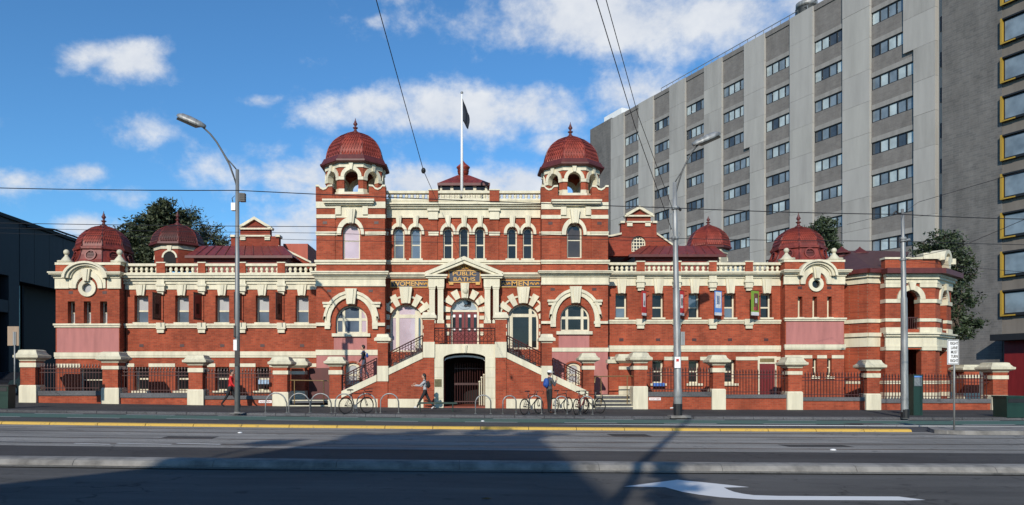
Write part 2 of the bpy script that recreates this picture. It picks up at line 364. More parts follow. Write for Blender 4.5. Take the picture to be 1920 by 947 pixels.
# ------------------------------------------------------------------ the baths: planes
YF, YR, YW, YP, YT, YC = 36.6, 38.2, 40.2, 39.6, 39.3, 40.2
BATH = thing('bath_house', 'red brick and cream domed public baths with twin towers behind the street fence', 'building', (0, YW, 0))
def part(name, mb, mat, parent=None, smooth=False): return mb.build(name, mat, parent or BATH, smooth)
def pbox(name, a, b, t, u, Yf, Yb, mat, parent=None): return part(name, MB().pb(a, b, t, u, Yf, Yb), mat, parent)
def arch(xc, hw, zb, zs, zt, n=14):              # opening outline: straight jambs and a round head
    return [(xc - hw, zb), (xc + hw, zb)] + [(xc + hw * math.cos(math.pi * i / n), zs + (zt - zs) * math.sin(math.pi * i / n)) for i in range(n + 1)]
def parch(a, b, pb_, ps, pt, Y, n=14):
    xa, xb = wx(a, Y), wx(b, Y); return arch((xa + xb) / 2, (xb - xa) / 2, wz(pb_, Y), wz(ps, Y), wz(pt, Y), n)
def prect(a, b, t, u, Y): return [(wx(a, Y), wz(u, Y)), (wx(b, Y), wz(u, Y)), (wx(b, Y), wz(t, Y)), (wx(a, Y), wz(t, Y))]
def ppoly(pts, Y): return [(wx(a, Y), wz(c, Y)) for a, c in pts]
def archivolt(name, outer, inner, Yw, proj, mat=None, parent=None):
    # outer, inner = (a, b, pybase, pyspring, pytop)
    o = parch(*outer, Yw)[2:]; i = parch(*inner, Yw)[2:]
    poly = [(o[0][0], wz(outer[2], Yw))] + o + [(o[-1][0], wz(outer[2], Yw)), (i[-1][0], wz(inner[2], Yw))] + i[::-1] + [(i[0][0], wz(inner[2], Yw))]
    return part(name, MB().plate(poly, [], Yw - proj, Yw + .03), mat or M_CREAM, parent)
def keystone(pcx, wt, wb, t, u, Yw, proj, parent=None, name='keystone'):
    b = MB().plate(ppoly([(pcx - wb, u), (pcx + wb, u), (pcx + wt, t), (pcx - wt, t)], Yw), [], Yw - proj, Yw + .03)
    b.plate(ppoly([(pcx - wb * .45, u - .5), (pcx + wb * .45, u - .5), (pcx + wt * .5, t + .6), (pcx - wt * .5, t + .6)], Yw), [], Yw - proj - .05, Yw - proj + .02)
    return part(name, b, M_CREAM, parent)
def moulding(name, a, b, t, u, Yw, steps, parent=None, mat=None):
    # steps: (fraction top, fraction bottom, projection)
    m = MB()
    for f0, f1, pr in steps: 
        m.box(wx(a, Yw) - pr * .55, wx(b, Yw) + pr * .55, Yw - pr, Yw + .03, wz(t + (u - t) * f1, Yw), wz(t + (u - t) * f0, Yw))
    return part(name, m, mat or M_CREAM, parent)
CORN = [(0, .22, .42), (.22, .45, .36), (.45, .7, .22), (.7, 1, .12)]
STR = [(0, .5, .14), (.5, 1, .08)]
FLAT = [(0, 1, .05)]
def clip(poly, a, b, lo):                         # clip polygon: keep axis a >= b (lo) or <= b
    out = []
    for i in range(len(poly)):
        p, q = poly[i], poly[(i + 1) % len(poly)]
        ip_, iq = (p[a] >= b) == lo or p[a] == b, (q[a] >= b) == lo or q[a] == b
        if ip_: out.append(p)
        if ip_ != iq and abs(q[a] - p[a]) > 1e-9:
            t = (b - p[a]) / (q[a] - p[a]); out.append((p[0] + t * (q[0] - p[0]), p[1] + t * (q[1] - p[1])))
    return out
def window(outline, Yw, vb, hb, mats, fw=.07, rec=.20, sill=None, fmat=None, parent=None, name='window', bar=.05):
    """outline x,z loop; vb/hb = world positions of the mullions/transoms; mats = function(i,j)->pane material"""
    fmat = fmat or M_CREAM; Y = Yw + rec
    cx = sum(p[0] for p in outline) / len(outline); xs = [p[0] for p in outline]; zs = [p[1] for p in outline]
    x0, x1, z0, z1 = min(xs), max(xs), min(zs), max(zs); mx, mz = (x0 + x1) / 2, (z0 + z1) / 2
    kx = 1 - 2 * fw / (x1 - x0); kz = 1 - 2 * fw / (z1 - z0)
    inner = [(mx + (p[0] - mx) * kx, mz + (p[1] - mz) * kz) for p in outline]
    b = MB().plate(outline, [inner], Y, Y + .10)
    def span(poly, a, v):
        s = []
        for i in range(len(poly)):
            p, q = poly[i], poly[(i + 1) % len(poly)]
            if (p[a] - v) * (q[a] - v) < 0: s.append(p[1-a] + (v - p[a]) / (q[a] - p[a]) * (q[1-a] - p[1-a]))
        return (min(s), max(s)) if len(s) > 1 else None
    for v in vb:
        s = span(inner, 0, v)
        if s: b.box(v - bar / 2, v + bar / 2, Y + .015, Y + .085, s[0] - .01, s[1] + .01)
    for v in hb:
        s = span(inner, 1, v)
        if s: b.box(s[0] - .01, s[1] + .01, Y + .02, Y + .08, v - bar / 2, v + bar / 2)
    w = part(name, b, fmat, parent)
    ex = [x0 - 1] + sorted(vb) + [x1 + 1]; ez = [z0 - 1] + sorted(hb) + [z1 + 1]
    for i in range(len(ex) - 1):
        for j in range(len(ez) - 1):
            p = clip(clip(clip(clip(inner, 0, ex[i], True), 0, ex[i+1], False), 1, ez[j], True), 1, ez[j+1], False)
            if len(p) > 2:
                MB().plate(p, [], Y + .045, Y + .06).build('pane', mats(i, j), w)
    if sill:
        MB().box(x0 - sill, x1 + sill, Yw - .1, Yw + rec + .02, z0 - .12, z0 + .005).build('sill', M_CREAM, w)
    return w
DK = lambda i, j: M_GLASS

# baluster prototype mesh (vase)
bal_me = MB().lathe([(.055, 0), (.055, .04), (.03, .07), (.045, .12), (.068, .2), (.05, .3), (.028, .4), (.05, .44), (.055, .46)], n=8)
BAL = bal_me.build('baluster', M_CREAM, BATH, True)
BAL_H = .46; bal_used = [False]
def balustrade(a, b, ptop, pbot, Yw, piers, pitch=9.8):
    """cream balustrade between pixel columns with brick piers; its face lies at Yw - .12"""
    Y = Yw - .12; bt = part('balustrade', MB().pb(a, b, ptop, ptop + 4.6, Y - .1, Y + .26), M_CREAM)
    MB().pb(a, b, pbot - 4, pbot, Y - .04, Y + .22).build('bottom_rail', M_CREAM, bt)
    edges = [a] + [e for p in piers for e in p] + [b]
    for p in piers:
        MB().pb(p[0], p[1], ptop - 1, pbot + .3, Y - .13, Y + .3).build('brick_pier', M_BRICK, bt)
        MB().pb(p[0] - 1, p[1] + 1, ptop - 3, ptop - 1, Y - .16, Y + .33).build('pier_cap', M_CREAM, bt)
    zb, zt = wz(pbot - 4, Y), wz(ptop + 4.6, Y)
    for i in range(0, len(edges), 2):
        x0, x1 = wx(edges[i], Y), wx(edges[i+1], Y); n = max(2, round((edges[i+1] - edges[i]) / pitch))
        for k in range(n + 1):
            x = x0 + (x1 - x0) * k / n
            o = inst(BAL, (x, Y + .08, zb - .005), bt, (1.62, 1.4, (zt - zb + .01) / BAL_H))
    return bt

# ---- wings
M_SIGNB = painted('dark_banner', (.035, .018, .016), .5, .5, 5, False)
def wing(a, b, lv, wins, bw, piers, brackets, mats, bmats, bx=None):
    hol = [prect(*w, *lv['win'], YW) for w in wins] + [prect(*w, *lv['base_win'], YW) for w in bw]
    part('wing_wall', MB().plate(prect(a, b, lv['corn'][0] + 3, 790, YW), hol, YW, YW + .5), M_BRICK)
    moulding('cornice', a, b, *lv['corn'], YW, CORN); moulding('frieze', a, b, *lv['frieze'], YW, FLAT)
    moulding('string_course', a, b, *lv['string'], YW, STR); moulding('plinth_band', a, b, *lv['band'], YW, [(0, .7, .09), (.7, 1, .06)])
    balustrade(a, b, *lv['bal'], YW, piers)
    for k, w in enumerate(wins):
        o = prect(*w, *lv['win'], YW); zm = wz((lv['win'][0] + lv['win'][1]) / 2 + 2, YW)
        wd = window(o, YW, [], [zm], lambda i, j, k=k: mats(k, j), .08, .34, None, bar=.08)
        MB().box(o[0][0] - .05, o[1][0] + .05, YW - .1, YW + .37, o[0][1] - .02, o[0][1] + .07).build('sill', M_CREAM, wd)
        c = (w[0] + w[1]) / 2
        keystone(c, 9.5, 6.5, lv['frieze'][0] + 1, lv['win'][0] + .5, YW, .13)
        pbox('vent_grille', c - 4, c + 4, lv['vent'] - 2.6, lv['vent'] + 2.6, YW - .012, YW + .02, M_IRON)
    for c in brackets:
        m = MB(); t, u = lv['corn'][0] + 4, lv['frieze'][1] + 9
        m.pb(c - 7, c + 7, t, u - 6, YW - .24, YW + .03); m.pb(c - 9, c + 9, u - 20, u - 16, YW - .29, YW - .2); m.pb(c - 5.5, c + 5.5, u - 6, u, YW - .15, YW + .03)
        part('cornice_bracket', m, M_CREAM)
        m = MB(); t, u = lv['string'][0] - 2, lv['string'][1] + 9
        m.pb(c - 8, c + 8, t, u - 7, YW - .2, YW + .03); m.pb(c - 6.5, c + 6.5, u - 7, u, YW - .14, YW + .03)
        part('sill_bracket', m, M_CREAM)
    ed = sorted([a] + [e for w in bw for e in w] + [b])
    for i in range(0, len(ed), 2):
        if ed[i+1] - ed[i] > 6: pbox('lintel_band', ed[i] + .5, ed[i+1] - .5, *lv['lint'], YW - .04, YW + .02, M_CREAM)
    for k, w in enumerate(bw):
        o = prect(*w, *lv['base_win'], YW); zm = (o[0][1] + o[2][1]) / 2
        window(o, YW, [], [zm], lambda i, j, k=k: bmats(k, j), .09, .34, .12, bar=.09)
LV = dict(corn=(514, 533), frieze=(533, 543), string=(607, 615), band=(659, 670.5), bal=(494, 515), win=(554, 607), base_win=(688, 733), lint=(681.5, 688), vent=648)
RV = dict(corn=(511, 522), frieze=(522, 536), string=(600, 607), band=(648, 659.5), bal=(492, 512), win=(550, 598), base_win=(675, 719), lint=(669, 675.5), vent=637)
lw = [(252, 278), (328.5, 354), (404, 429.5), (479.5, 504.5), (554, 578.5)]
rw = [(1154, 1176), (1223, 1245), (1291, 1312.5), (1358, 1379.5), (1426, 1447.5)]
wing(236, 602, LV, lw, lw[:4], [(293, 309), (371, 384.5), (446, 460), (520, 534)], [300.5, 377.5, 453, 527],
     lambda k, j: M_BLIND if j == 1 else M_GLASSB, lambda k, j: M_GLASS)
wing(1130, 1468, RV, rw, rw[1:4], [(1194, 1209), (1263, 1277), (1330, 1344), (1398, 1412)], [1201.5, 1270, 1337, 1405],
     lambda k, j: M_GLASS if (k + j) % 3 else M_GLASSB, lambda k, j: M_GLASS)
# service door at the foot of the right wing
pd = part('door_surround', MB().plate(prect(1421, 1456, 668, 745, YW - .05), [prect(1424, 1453, 682, 745, YW - .05)], YW - .06, YW + .03), M_CREAM)
pbox('transom_light', 1425, 1452, 672, 679, YW - .075, YW - .05, M_BRASS)
dd = pbox('side_door', 1424, 1453, 682, 745, YW - .035, YW + .02, M_DOOR)
for q in (1427, 1440): MB().pb(q, q + 9, 687, 740, YW - .05, YW - .03).build('door_panel', M_DOOR, dd)

# ---- pavilions
def scallop(pcx, r0, py, Y, n=10): return [(pcx - r0 + 2 * r0 * i / n, py) for i in range(n + 1)]
def pavilion(a, b, L, oc, wins, bwins, fin, Yp):
    d = b - a; c = (a + b) / 2
    hol = [prect(*w, *L['win'], Yp) for w in wins] + [prect(*w, *L['bwin'], Yp) for w in bwins]
    ocx, ocy, orad = oc; X, Z = wx(ocx, Yp), wz(ocy, Yp); r = orad * Yp / F
    circ = lambda k, n=20: [(X + k * r * math.cos(2 * math.pi * i / n), Z + k * r * math.sin(2 * math.pi * i / n)) for i in range(n)]
    hol.append(circ(.62))
    part('pavilion_wall', MB().plate(prect(a, b, L['cope'][0] + 2, 790, Yp), hol, Yp, Yp + .5), M_BRICK)
    xa, xb = wx(a, Yp), wx(b, Yp)
    part('pavilion_body', MB().box(xa, xb, Yp + .5, Yp + 4.2, -.5, wz(L['cope'][0] + 5, Yp)), M_BRICK)
    # oculus
    oc_ = part('oculus_window', MB().plate(circ(1.0), [circ(.55)], Yp - .1, Yp + .06), M_CREAM)
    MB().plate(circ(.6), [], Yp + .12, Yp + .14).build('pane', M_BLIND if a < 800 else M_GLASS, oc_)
    # cornice broken by an arch
    hw = L['arch_hw']; t, u = L['corn']; f0, f1 = L['frieze']
    for s, (p, q) in enumerate(((a, ocx - hw), (ocx + hw, b))):
        m = MB()
        for k0, k1, pr in CORN:
            e0 = -pr * .55 if s == 0 else 0; e1 = 0 if s == 0 else pr * .55
            m.box(wx(p, Yp) + e0, wx(q, Yp) + e1, Yp - pr, Yp + .03, wz(t + (u - t) * k1, Yp), wz(t + (u - t) * k0, Yp))
        part('cornice', m, M_CREAM)
        e = -2 if s == 0 else 2
        pbox('frieze', p + (e if s == 0 else -4), q + (4 if s == 0 else e), f0, f1 - 3, Yp - .06, Yp + .03, M_CREAM)
        pbox('frieze_bead', p + (e if s == 0 else -4), q + (4 if s == 0 else e), f1 - 3, f1, Yp - .1, Yp + .03, M_CREAM)
    topy = L['arch_top']
    def horse(k0, k1, pr, nm):
        o = []; i_ = []
        for k in range(17):
            an = math.pi * k / 16
            o.append((ocx + hw * k0 * math.cos(an), u - (u - topy) * k0 * math.sin(an))); i_.append((ocx + hw * k1 * math.cos(an), u - (u - topy) * k1 * math.sin(an)))
        return part(nm, MB().plate(ppoly(o + i_[::-1], Yp), [], Yp - pr, Yp + .03), M_CREAM)
    horse(1.06, .93, .40, 'arched_cornice'); horse(.94, .80, .28, 'arched_cornice'); horse(.81, .72, .16, 'arched_cornice')
    # tympanum ring following the oculus
    o = [(ocx + 29 * math.cos(math.pi * k / 14), f1 - 4 - 29 * math.sin(math.pi * k / 14)) for k in range(15)]
    i_ = [(ocx + 20.5 * math.cos(math.pi * k / 14), f1 - 1 - 22 * math.sin(math.pi * k / 14)) for k in range(15)]
    o = [(o[0][0], f1)] + o + [(o[-1][0], f1)]; i_ = [(i_[0][0], f1)] + i_ + [(i_[-1][0], f1)]
    part('oculus_hood', MB().plate(ppoly(o + i_[::-1], Yp), [], Yp - .12, Yp + .03), M_CREAM)
    ty = [(ocx + hw * .86 * math.cos(math.pi * k / 16), u - (u - topy) * .86 * math.sin(math.pi * k / 16)) for k in range(17)]
    ty = [(ty[0][0], f1 - .4)] + ty + [(ty[-1][0], f1 - .4)]; i2 = [(i_[0][0] + 1, f1 - .4)] + [(p[0] * .96 + ocx * .04 + 0, p[1]) for p in i_[1:-1]] + [(i_[-1][0] - 1, f1 - .4)]
    i2 = [(max(ocx - 22, min(ocx + 22, p[0])), p[1]) for p in i2]
    part('tympanum', MB().plate(ppoly(ty + i2[::-1], Yp), [], Yp - .065, Yp + .03), M_CREAM)
    keystone(ocx, 8, 5, topy + 12, ocy - orad * .72, Yp, .24)
    # parapet: brick blocks, coping and ball finials
    pbox('parapet_block', a - .5, a + 27, L['cope'][1], t + .4, Yp - .06, Yp + .5, M_BRICK); pbox('parapet_block', b - 27, b + .5, L['cope'][1], t + .4, Yp - .06, Yp + .5, M_BRICK)
    pbox('parapet_coping', a - 2, b + 2, *L['cope'], Yp - .1, Yp + .6, M_CREAM)
    for fx in fin:
        zc = wz(L['cope'][0], Yp); h = (L['cope'][0] - L['fin']) * Yp / F; X_ = wx(fx, Yp)
        m = MB().sq([(.33, 0), (.33, .1), (.29, .12)], (X_, Yp + .3, zc)); m.lathe([(.28, .1), (.26, .22 * h), (.16, .40 * h), (.09, .52 * h), (.08, .6 * h)], (X_, Yp + .3, zc), 14)
        m.ball((X_, Yp + .3, zc + .79 * h), .21 * h, 14, 10)
        part('ball_finial', m, M_CREAM2, None, True)
    moulding('string_course', a, b, *L['string'], Yp, STR); moulding('plinth_band', a, b, *L['band'], Yp, [(0, .7, .09), (.7, 1, .06)])
    pbox('pink_panel', a + 2, b - 1, L['string'][1] + .3, L['band'][0] - .3, Yp - .008, Yp + .02, M_PINK)
    for k, w in enumerate(wins):
        o_ = prect(*w, *L['win'], Yp); zm = (o_[0][1] + o_[2][1]) / 2
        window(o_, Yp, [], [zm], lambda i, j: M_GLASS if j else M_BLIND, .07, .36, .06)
    for x_ in (a + 28, b - 28): pbox('vent_grille', x_ - 4, x_ + 4, L['win'][0] - 19, L['win'][0] - 14, Yp - .012, Yp + .02, M_IRON)
    ed = sorted([a] + [e for w in bwins for e in w] + [b])
    for i in range(0, len(ed), 2): pbox('lintel_band', ed[i] + .5, ed[i+1] - .5, *L['lint'], Yp - .04, Yp + .02, M_CREAM)
    for w in bwins:
        o_ = prect(*w, *L['bwin'], Yp); window(o_, Yp, [], [(o_[0][1] + o_[2][1]) / 2], DK, .06, .2, .1)
LP = dict(corn=(511, 522), frieze=(522, 541), arch_hw=40, arch_top=493, cope=(492, 496.5), fin=466, win=(565, 607), bwin=(690, 735), string=(607, 614), band=(661, 672.5), lint=(682, 689))
RP = dict(corn=(507, 518), frieze=(518, 533), arch_hw=34, arch_top=490, cope=(487, 491), fin=463, win=(556, 595), bwin=(672, 706), string=(596, 602), band=(646, 655.5), lint=(666, 672))
pavilion(104.5, 224, LP, (164.5, 540, 16.5), [(127, 140.5), (157, 170.5), (187.5, 201)], [(150, 192)], [119, 219.5], YP)
pavilion(1472, 1583, RP, (1529, 533, 14), [(1496, 1504.5), (1523.5, 1532), (1551, 1559.5)], [(1523.5, 1532), (1551, 1559.5)], [1479, 1569], YP)

# ---- towers
def octa(c, ap, prof, name, mat, parent=None):
    return part(name, MB().lathe([(r * ap / math.cos(math.pi / 8), z) for r, z in prof], c, 8, math.pi / 8), mat, parent)
def dome(c, ap, h, fin_h, curve, vent=False, roof=None, shing=None):
    """octagonal shingled dome on its base centre c; curve = (radius fraction, height fraction)"""
    d = octa(c, ap, [(r, z * h) for r, z in curve], 'dome', roof or M_ROOF)
    t8 = math.tan(math.pi / 8); S = MB(); H = MB()
    seg = []; 
    for i in range(len(curve) - 1):
        a_, b_ = curve[i], curve[i+1]; seg.append((math.hypot((b_[0]-a_[0]) * ap, (b_[1]-a_[1]) * h), a_, b_))
    tot = sum(s[0] for s in seg)
    def at(t):
        t = max(0, min(tot, t))
        for l, a_, b_ in seg:
            if t <= l: k = t / l; return (a_[0] + (b_[0]-a_[0]) * k) * ap, (a_[1] + (b_[1]-a_[1]) * k) * h
            t -= l
        return curve[-1][0] * ap, curve[-1][1] * h
    rows = 9; nc = 4; start = .48 if vent else .02
    for f in range(8):
        rz = Matrix.Translation(c) @ Matrix.Rotation(f * math.pi / 4, 4, 'Z')
        for r_ in range(rows):
            t0 = tot * (start + (1 - start) * r_ / rows); dt = tot * (1 - start) / rows
            for k in range(-nc, nc + 1):
                q = (k + (.5 if r_ % 2 else 0)) / nc
                if abs(q) > .96: continue
                vs = []
                for dq, ddt, lift in ((0, -dt * .95, .075), (.5 / nc, 0, .03), (0, dt * .95, .012), (-.5 / nc, 0, .03)):
                    ra, z = at(t0 + ddt); vs.append((ra + lift, max(-1, min(1, q + dq)) * ra * t8, z + lift * .4))
                S.add(vs, [(0, 1, 2, 3)], rz)
        if vent and f % 2 == 0:
            pass
    struct(S.build('shingles', shing or M_SHING, d), 'stuff')
    for f in range(8):
        an = math.pi / 8 + f * math.pi / 4; pts = []
        for k in range(13):
            ra, z = at(tot * k / 12); ra = ra / math.cos(math.pi / 8) + .012; pts.append((c[0] + ra * math.cos(an), c[1] + ra * math.sin(an), c[2] + z))
        MB().tube(pts, .035, 5).build('rib', M_ROOFD if vent else M_ROOF, d)
    zt = c[2] + h * curve[-1][1]; k = fin_h
    m = MB().lathe([(.24, -.05 * k), (.20, .06 * k), (.10, .14 * k), (.06, .26 * k), (.14, .34 * k), (.15, .37 * k), (.05, .42 * k), (.06, .5 * k), (.125, .6 * k), (.10, .68 * k), (.05, .76 * k), (.065, .8 * k), (.025, .86 * k), (.012, k)], (c[0], c[1], zt), 10)
    m.build('finial', M_ROOFD, d, True)
    return d
DOMEC = [(1, 0), (.985, .15), (.95, .30), (.885, .46), (.785, .61), (.64, .75), (.46, .87), (.26, .955), (.12, 1.0)]
FLARE = [(1.16, 0), (1.06, .10), (.98, .22), (.92, .35), (1.0, .36), (1.0, .41), (.92, .43), (.90, .54), (.82, .69), (.67, .82), (.45, .92), (.22, .985), (.1, 1.0)]
def tower(a, b, L, T):
    c = (a + b) / 2; xa, xb = wx(a, YT), wx(b, YT); xc = (xa + xb) / 2; half = (xb - xa) / 2
    w0, w1 = T['win']; bw0, bw1 = T['bigwin']
    up = parch(w0, w1, T['win_y'][1], T['win_y'][0] + (w1 - w0) / 2, T['win_y'][0], YT)
    bigs = T['big_y'][0] + (bw1 - bw0) / 2
    big = parch(bw0, bw1, T['big_y'][1], bigs, T['big_y'][0], YT)
    bb = parch(*T['base_x'], 722, 688, 680, YT, 8)
    part('tower_wall', MB().plate(prect(a, b, L['slab'][0] - 10, 790, YT), [up, big, bb], YT, YT + .6), M_BRICK)
    part('tower_body', MB().box(xa, xb, YT + .6, YT + 3.6, -.5, wz(L['slab'][0] - 10, YT)), M_BRICK)
    # upper storey corner strips with cream bands
    for s, (p, q) in enumerate(((a, a + 35), (b - 31, b))):
        nm = 'corner_pilaster'
        pbox(nm, p + (0 if s == 0 else 0), q, L['slab'][0] - 9, L['string'][0], YT - .05, YT + .02, M_BRICK)
        for key in ('band1', 'band2', 'band3'):
            m = MB().pb(p - 1, q + 1, *L[key], YT - .10, YT + .02)
            if key == 'band3': m.pb(p - 1.6, q + 1.6, L[key][0], L[key][0] + 2.5, YT - .14, YT - .05)
            part('cream_band', m, M_CREAM)
    for p, q in ((a + 35, w0 - 10), (w1 + 8, b - 31)):
        if q - p > 1: pbox('cream_band', p + 1.2, q, *L['band3'], YT - .05, YT + .02, M_CREAM)
    sx0, sx1 = T['slab_x']
    moulding('pediment_slab', sx0 + 4, sx1 - 4, *L['slab'], YT, [(0, .35, .42), (.35, .7, .34), (.7, 1, .2)])
    pbox('cream_panel', a + 34, b - 30, L['slab'][1] - 1, L['band2'][1] - 1, YT - .03, YT + .02, M_CREAM)
    for x_ in (a + 41, b - 37): pbox('panel_bracket', x_ - 5, x_ + 5, L['slab'][1] - .5, L['band2'][0], YT - .12, YT + .02, M_CREAM)
    archivolt('archivolt', (w0 - 10, w1 + 8, L['band3'][1], L['band3'][1] - 3, L['band2'][0] + 6), (w0 - 2, w1 + 2, L['band3'][1], L['band3'][1] - 3, T['win_y'][0] - 2), YT, .12)
    keystone((w0 + w1) / 2, 9, 5.5, L['band2'][0] - 9, T['win_y'][0] + 1, YT, .26)
    zz = wz((T['win_y'][0] + T['win_y'][1]) / 2 - 2, YT)
    window(up, YT, [], [zz], lambda i, j: T['glass'], .08, .22, None)
    for x_ in (a + 16, b - 16): pbox('vent_grille', x_ - 4, x_ + 4, L['band2'][1] + 6, L['band2'][1] + 11, YT - .062, YT - .02, M_IRON)
    moulding('string_course', a, b, *L['string'], YT, STR)
    moulding('cornice', a, b, *L['corn'], YT, CORN); moulding('frieze', a, b, *L['frieze'], YT, [(0, .75, .05), (.75, 1, .09)])
    # ground-floor round window with its hood
    bc = (bw0 + bw1) / 2; hwd = T['hood']; top = L['hood_top']
    archivolt('window_hood', (bc - hwd, bc + hwd, L['string2'][1] + 6, bigs + 2, top), (bc - hwd + 10, bc + hwd - 10, L['string2'][1] + 6, bigs + 2, top + 10), YT, .13)
    archivolt('hood_bead', (bc - hwd - 2.5, bc + hwd + 2.5, bigs - 8, bigs - 1, top - 2.5), (bc - hwd + 2.5, bc + hwd - 2.5, bigs - 8, bigs - 1, top + 3), YT, .20)
    for s in (-1, 1):
        e0, e1 = sorted((bc + s * (hwd - 12), bc + s * (hwd + 5)))
        m = MB().pb(e0, e1, bigs - 38 + 2, bigs - 38 + 6, YT - .24, YT + .03); m.pb(e0 + 1.5, e1 - 1.5, bigs - 32, bigs - 26, YT - .16, YT + .03)
        part('hood_stop', m, M_CREAM)
    keystone(bc, 11, 7.5, top - 6, T['big_y'][0] - 1, YT, .3)
    xs = [wx(bw0 + (bw1 - bw0) * k, YT) for k in (.24, .76)]
    window(big, YT, xs, [wz(T['big_y'][0] + (T['big_y'][1] - T['big_y'][0]) * .5, YT)], T['bigglass'], .09, .22, None, bar=.14)
    pbox('window_sill', bw0 - 7, bw1 + 5, T['big_y'][1], T['big_y'][1] + 6, YT - .14, YT + .05, M_CREAM)
    for p, q in ((a, bc - hwd + 10), (bc + hwd - 10, b)):
        m = MB().pb(p - 1, q, *L['string2'], YT - .14, YT + .02); part('string_course', m, M_CREAM)
    moulding('plinth_band', a, b, *L['band'], YT, FLAT)
    pbox('pink_panel', bw0 - 3, bw1 - 1, T['big_y'][1] + 6.3, L['band'][0] - .3, YT - .008, YT + .02, M_PINK)
    part('pink_render', MB().plate(prect(a + .5, b - .5, L['band'][1] + .3, 755, YT - .009), [parch(T['base_x'][0] - 4, T['base_x'][1] + 4, 724, 688, 677, YT - .009, 8)], YT - .009, YT + .01), M_PINK)
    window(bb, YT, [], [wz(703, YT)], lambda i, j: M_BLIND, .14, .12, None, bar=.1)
    for x_ in (bc - 42, bc + 36): pbox('vent_grille', x_ - 4, x_ + 4, L['frieze'][1] + 6, L['frieze'][1] + 11, YT - .012, YT + .02, M_IRON)
    # scrolled parapet corners
    y0, y1 = L['scroll']
    for s in (-1, 1):
        o_, i_ = (a - 1, a + 30) if s < 0 else (b + 1, b - 30)
        D = i_ - o_
        top_ = [(o_, y0 + 3), (o_ + .18 * D, y0 + 3), (o_ + .28 * D, y0 + 7), (o_ + .45 * D, y0 + 9.5), (o_ + .62 * D, y0 + 8), (o_ + .75 * D, y0 + 3.2), (i_, y0 + 2.5)]
        poly = [(o_, y1)] + top_ + [(i_, y1)]
        cop = top_ + [(p[0], p[1] - 3.4) for p in top_[::-1]]
        for Yb0, Yb1 in ((YT - .06, YT + .5), (YT + 3.1, YT + 3.6)):
            k = YT / YT
            part('scroll_parapet', MB().plate(ppoly(poly, YT - .06), [], Yb0, Yb1), M_BRICK)
            part('scroll_coping', MB().plate(ppoly(cop, YT - .06), [], Yb0 - .05, Yb1 + .05), M_CREAM)
    pbox('parapet_wall', a + 30, b - 30, L['belf'][1] + 4, L['slab'][0] + .5, YT - .02, YT + .4, M_BRICK)
    # octagonal belfry
    ap = T['ap']; C = Vector((xc, YT + 1.72, 0)); Yf = C.y - ap
    z0, z1 = wz(L['belf'][1], Yf), wz(L['eave'][1], Yf); hh = z1 - z0
    part('belfry_sill', MB().lathe([((ap + .14) / math.cos(math.pi / 8), -.16), ((ap + .14) / math.cos(math.pi / 8), -.02), ((ap + .02) / math.cos(math.pi / 8), 0)], (C.x, C.y, z0), 8, math.pi / 8), M_CREAM)
    part('belfry_floor', MB().lathe([(ap * .98, z0 - 1.2), (ap * .98, z0 - .16)], (C.x, C.y, 0), 8, math.pi / 8), M_BRICK)
    fwid = ap * math.tan(math.pi / 8); ow = fwid * .60; spr = hh * .50
    for f in range(8):
        mt = Matrix.Translation((C.x, C.y, z0)) @ Matrix.Rotation(f * math.pi / 4, 4, 'Z') @ Matrix.Translation((0, -ap, 0))
        hole = arch(0, ow, .0, spr, spr + ow, 10)
        outer = [(-fwid, 0), (-ow, 0)] + [(-p[0], p[1]) for p in hole[2:]] + [(ow, 0), (fwid, 0), (fwid, hh), (-fwid, hh)]
        part('belfry_wall', MB().plate(outer, [], 0, .28, mt), M_BRICK)
        ring = lambda r: [(r * math.cos(math.pi * k / 10), spr + r * math.sin(math.pi * k / 10)) for k in range(11)]
        part('belfry_arch', MB().plate(ring(ow * 1.5) + ring(ow * .98)[::-1], [], -.07, .30, mt), M_CREAM)
        for s in (-1, 1):
            e0, e1 = sorted((s * ow * .97, s * fwid * 1.03))
            part('belfry_impost', MB().box(e0, e1, -.06, .29, spr - .16, spr + .005, mt), M_CREAM)
            part('belfry_pier_base', MB().box(e0, e1, -.04, .29, 0, .17, mt), M_CREAM)
        part('belfry_band', MB().box(-fwid * 1.03, fwid * 1.03, -.05, .2, hh - .30, hh, mt), M_CREAM)
        part('belfry_keystone', MB().plate([(-.07, spr + ow), (.07, spr + ow), (.12, hh - .04), (-.12, hh - .04)], [], -.15, .1, mt), M_CREAM)
    ze = wz(L['eave'][1], C.y - ap * 1.17); zd = wz(L['eave'][0], C.y - ap)
    octa((C.x, C.y, 0), ap, [(1.0, ze - .02), (1.17, ze + .02), (1.20, ze + .06), (1.20, ze + .15), (1.15, ze + .19), (1.07, zd + .02), (1.0, zd + .05)], 'eave', M_ROOFD)
    ztop = wz(L['dome_top'], C.y); zf = wz(L['fin'], C.y)
    dome((C.x, C.y, zd), ap * .985, ztop - zd, zf - ztop, DOMEC)
LT = dict(eave=(291, 303), dome_top=250, fin=222, belf=(303, 360), scroll=(347, 377), slab=(376, 386), band1=(378, 390), band2=(402, 409), band3=(434, 441),
          string=(488, 496), corn=(510, 523), frieze=(523, 537), hood_top=548, string2=(605, 611), band=(656, 666))
RT = dict(eave=(298, 309), dome_top=258, fin=229, belf=(309, 362), scroll=(348, 378), slab=(377, 387), band1=(379, 392), band2=(403, 410), band3=(434, 441),
          string=(488, 495), corn=(509, 519), frieze=(519, 534), hood_top=544, string2=(602, 607), band=(652, 659.5))
tower(593, 721.6, LT, dict(win=(642, 675), win_y=(419, 486), bigwin=(629, 689), big_y=(572, 625), base_x=(648, 674), slab_x=(611, 699), hood=49.5, ap=1.50, glass=M_REFL,
      bigglass=lambda i, j: M_GLASSB if i < 2 else M_REFL))
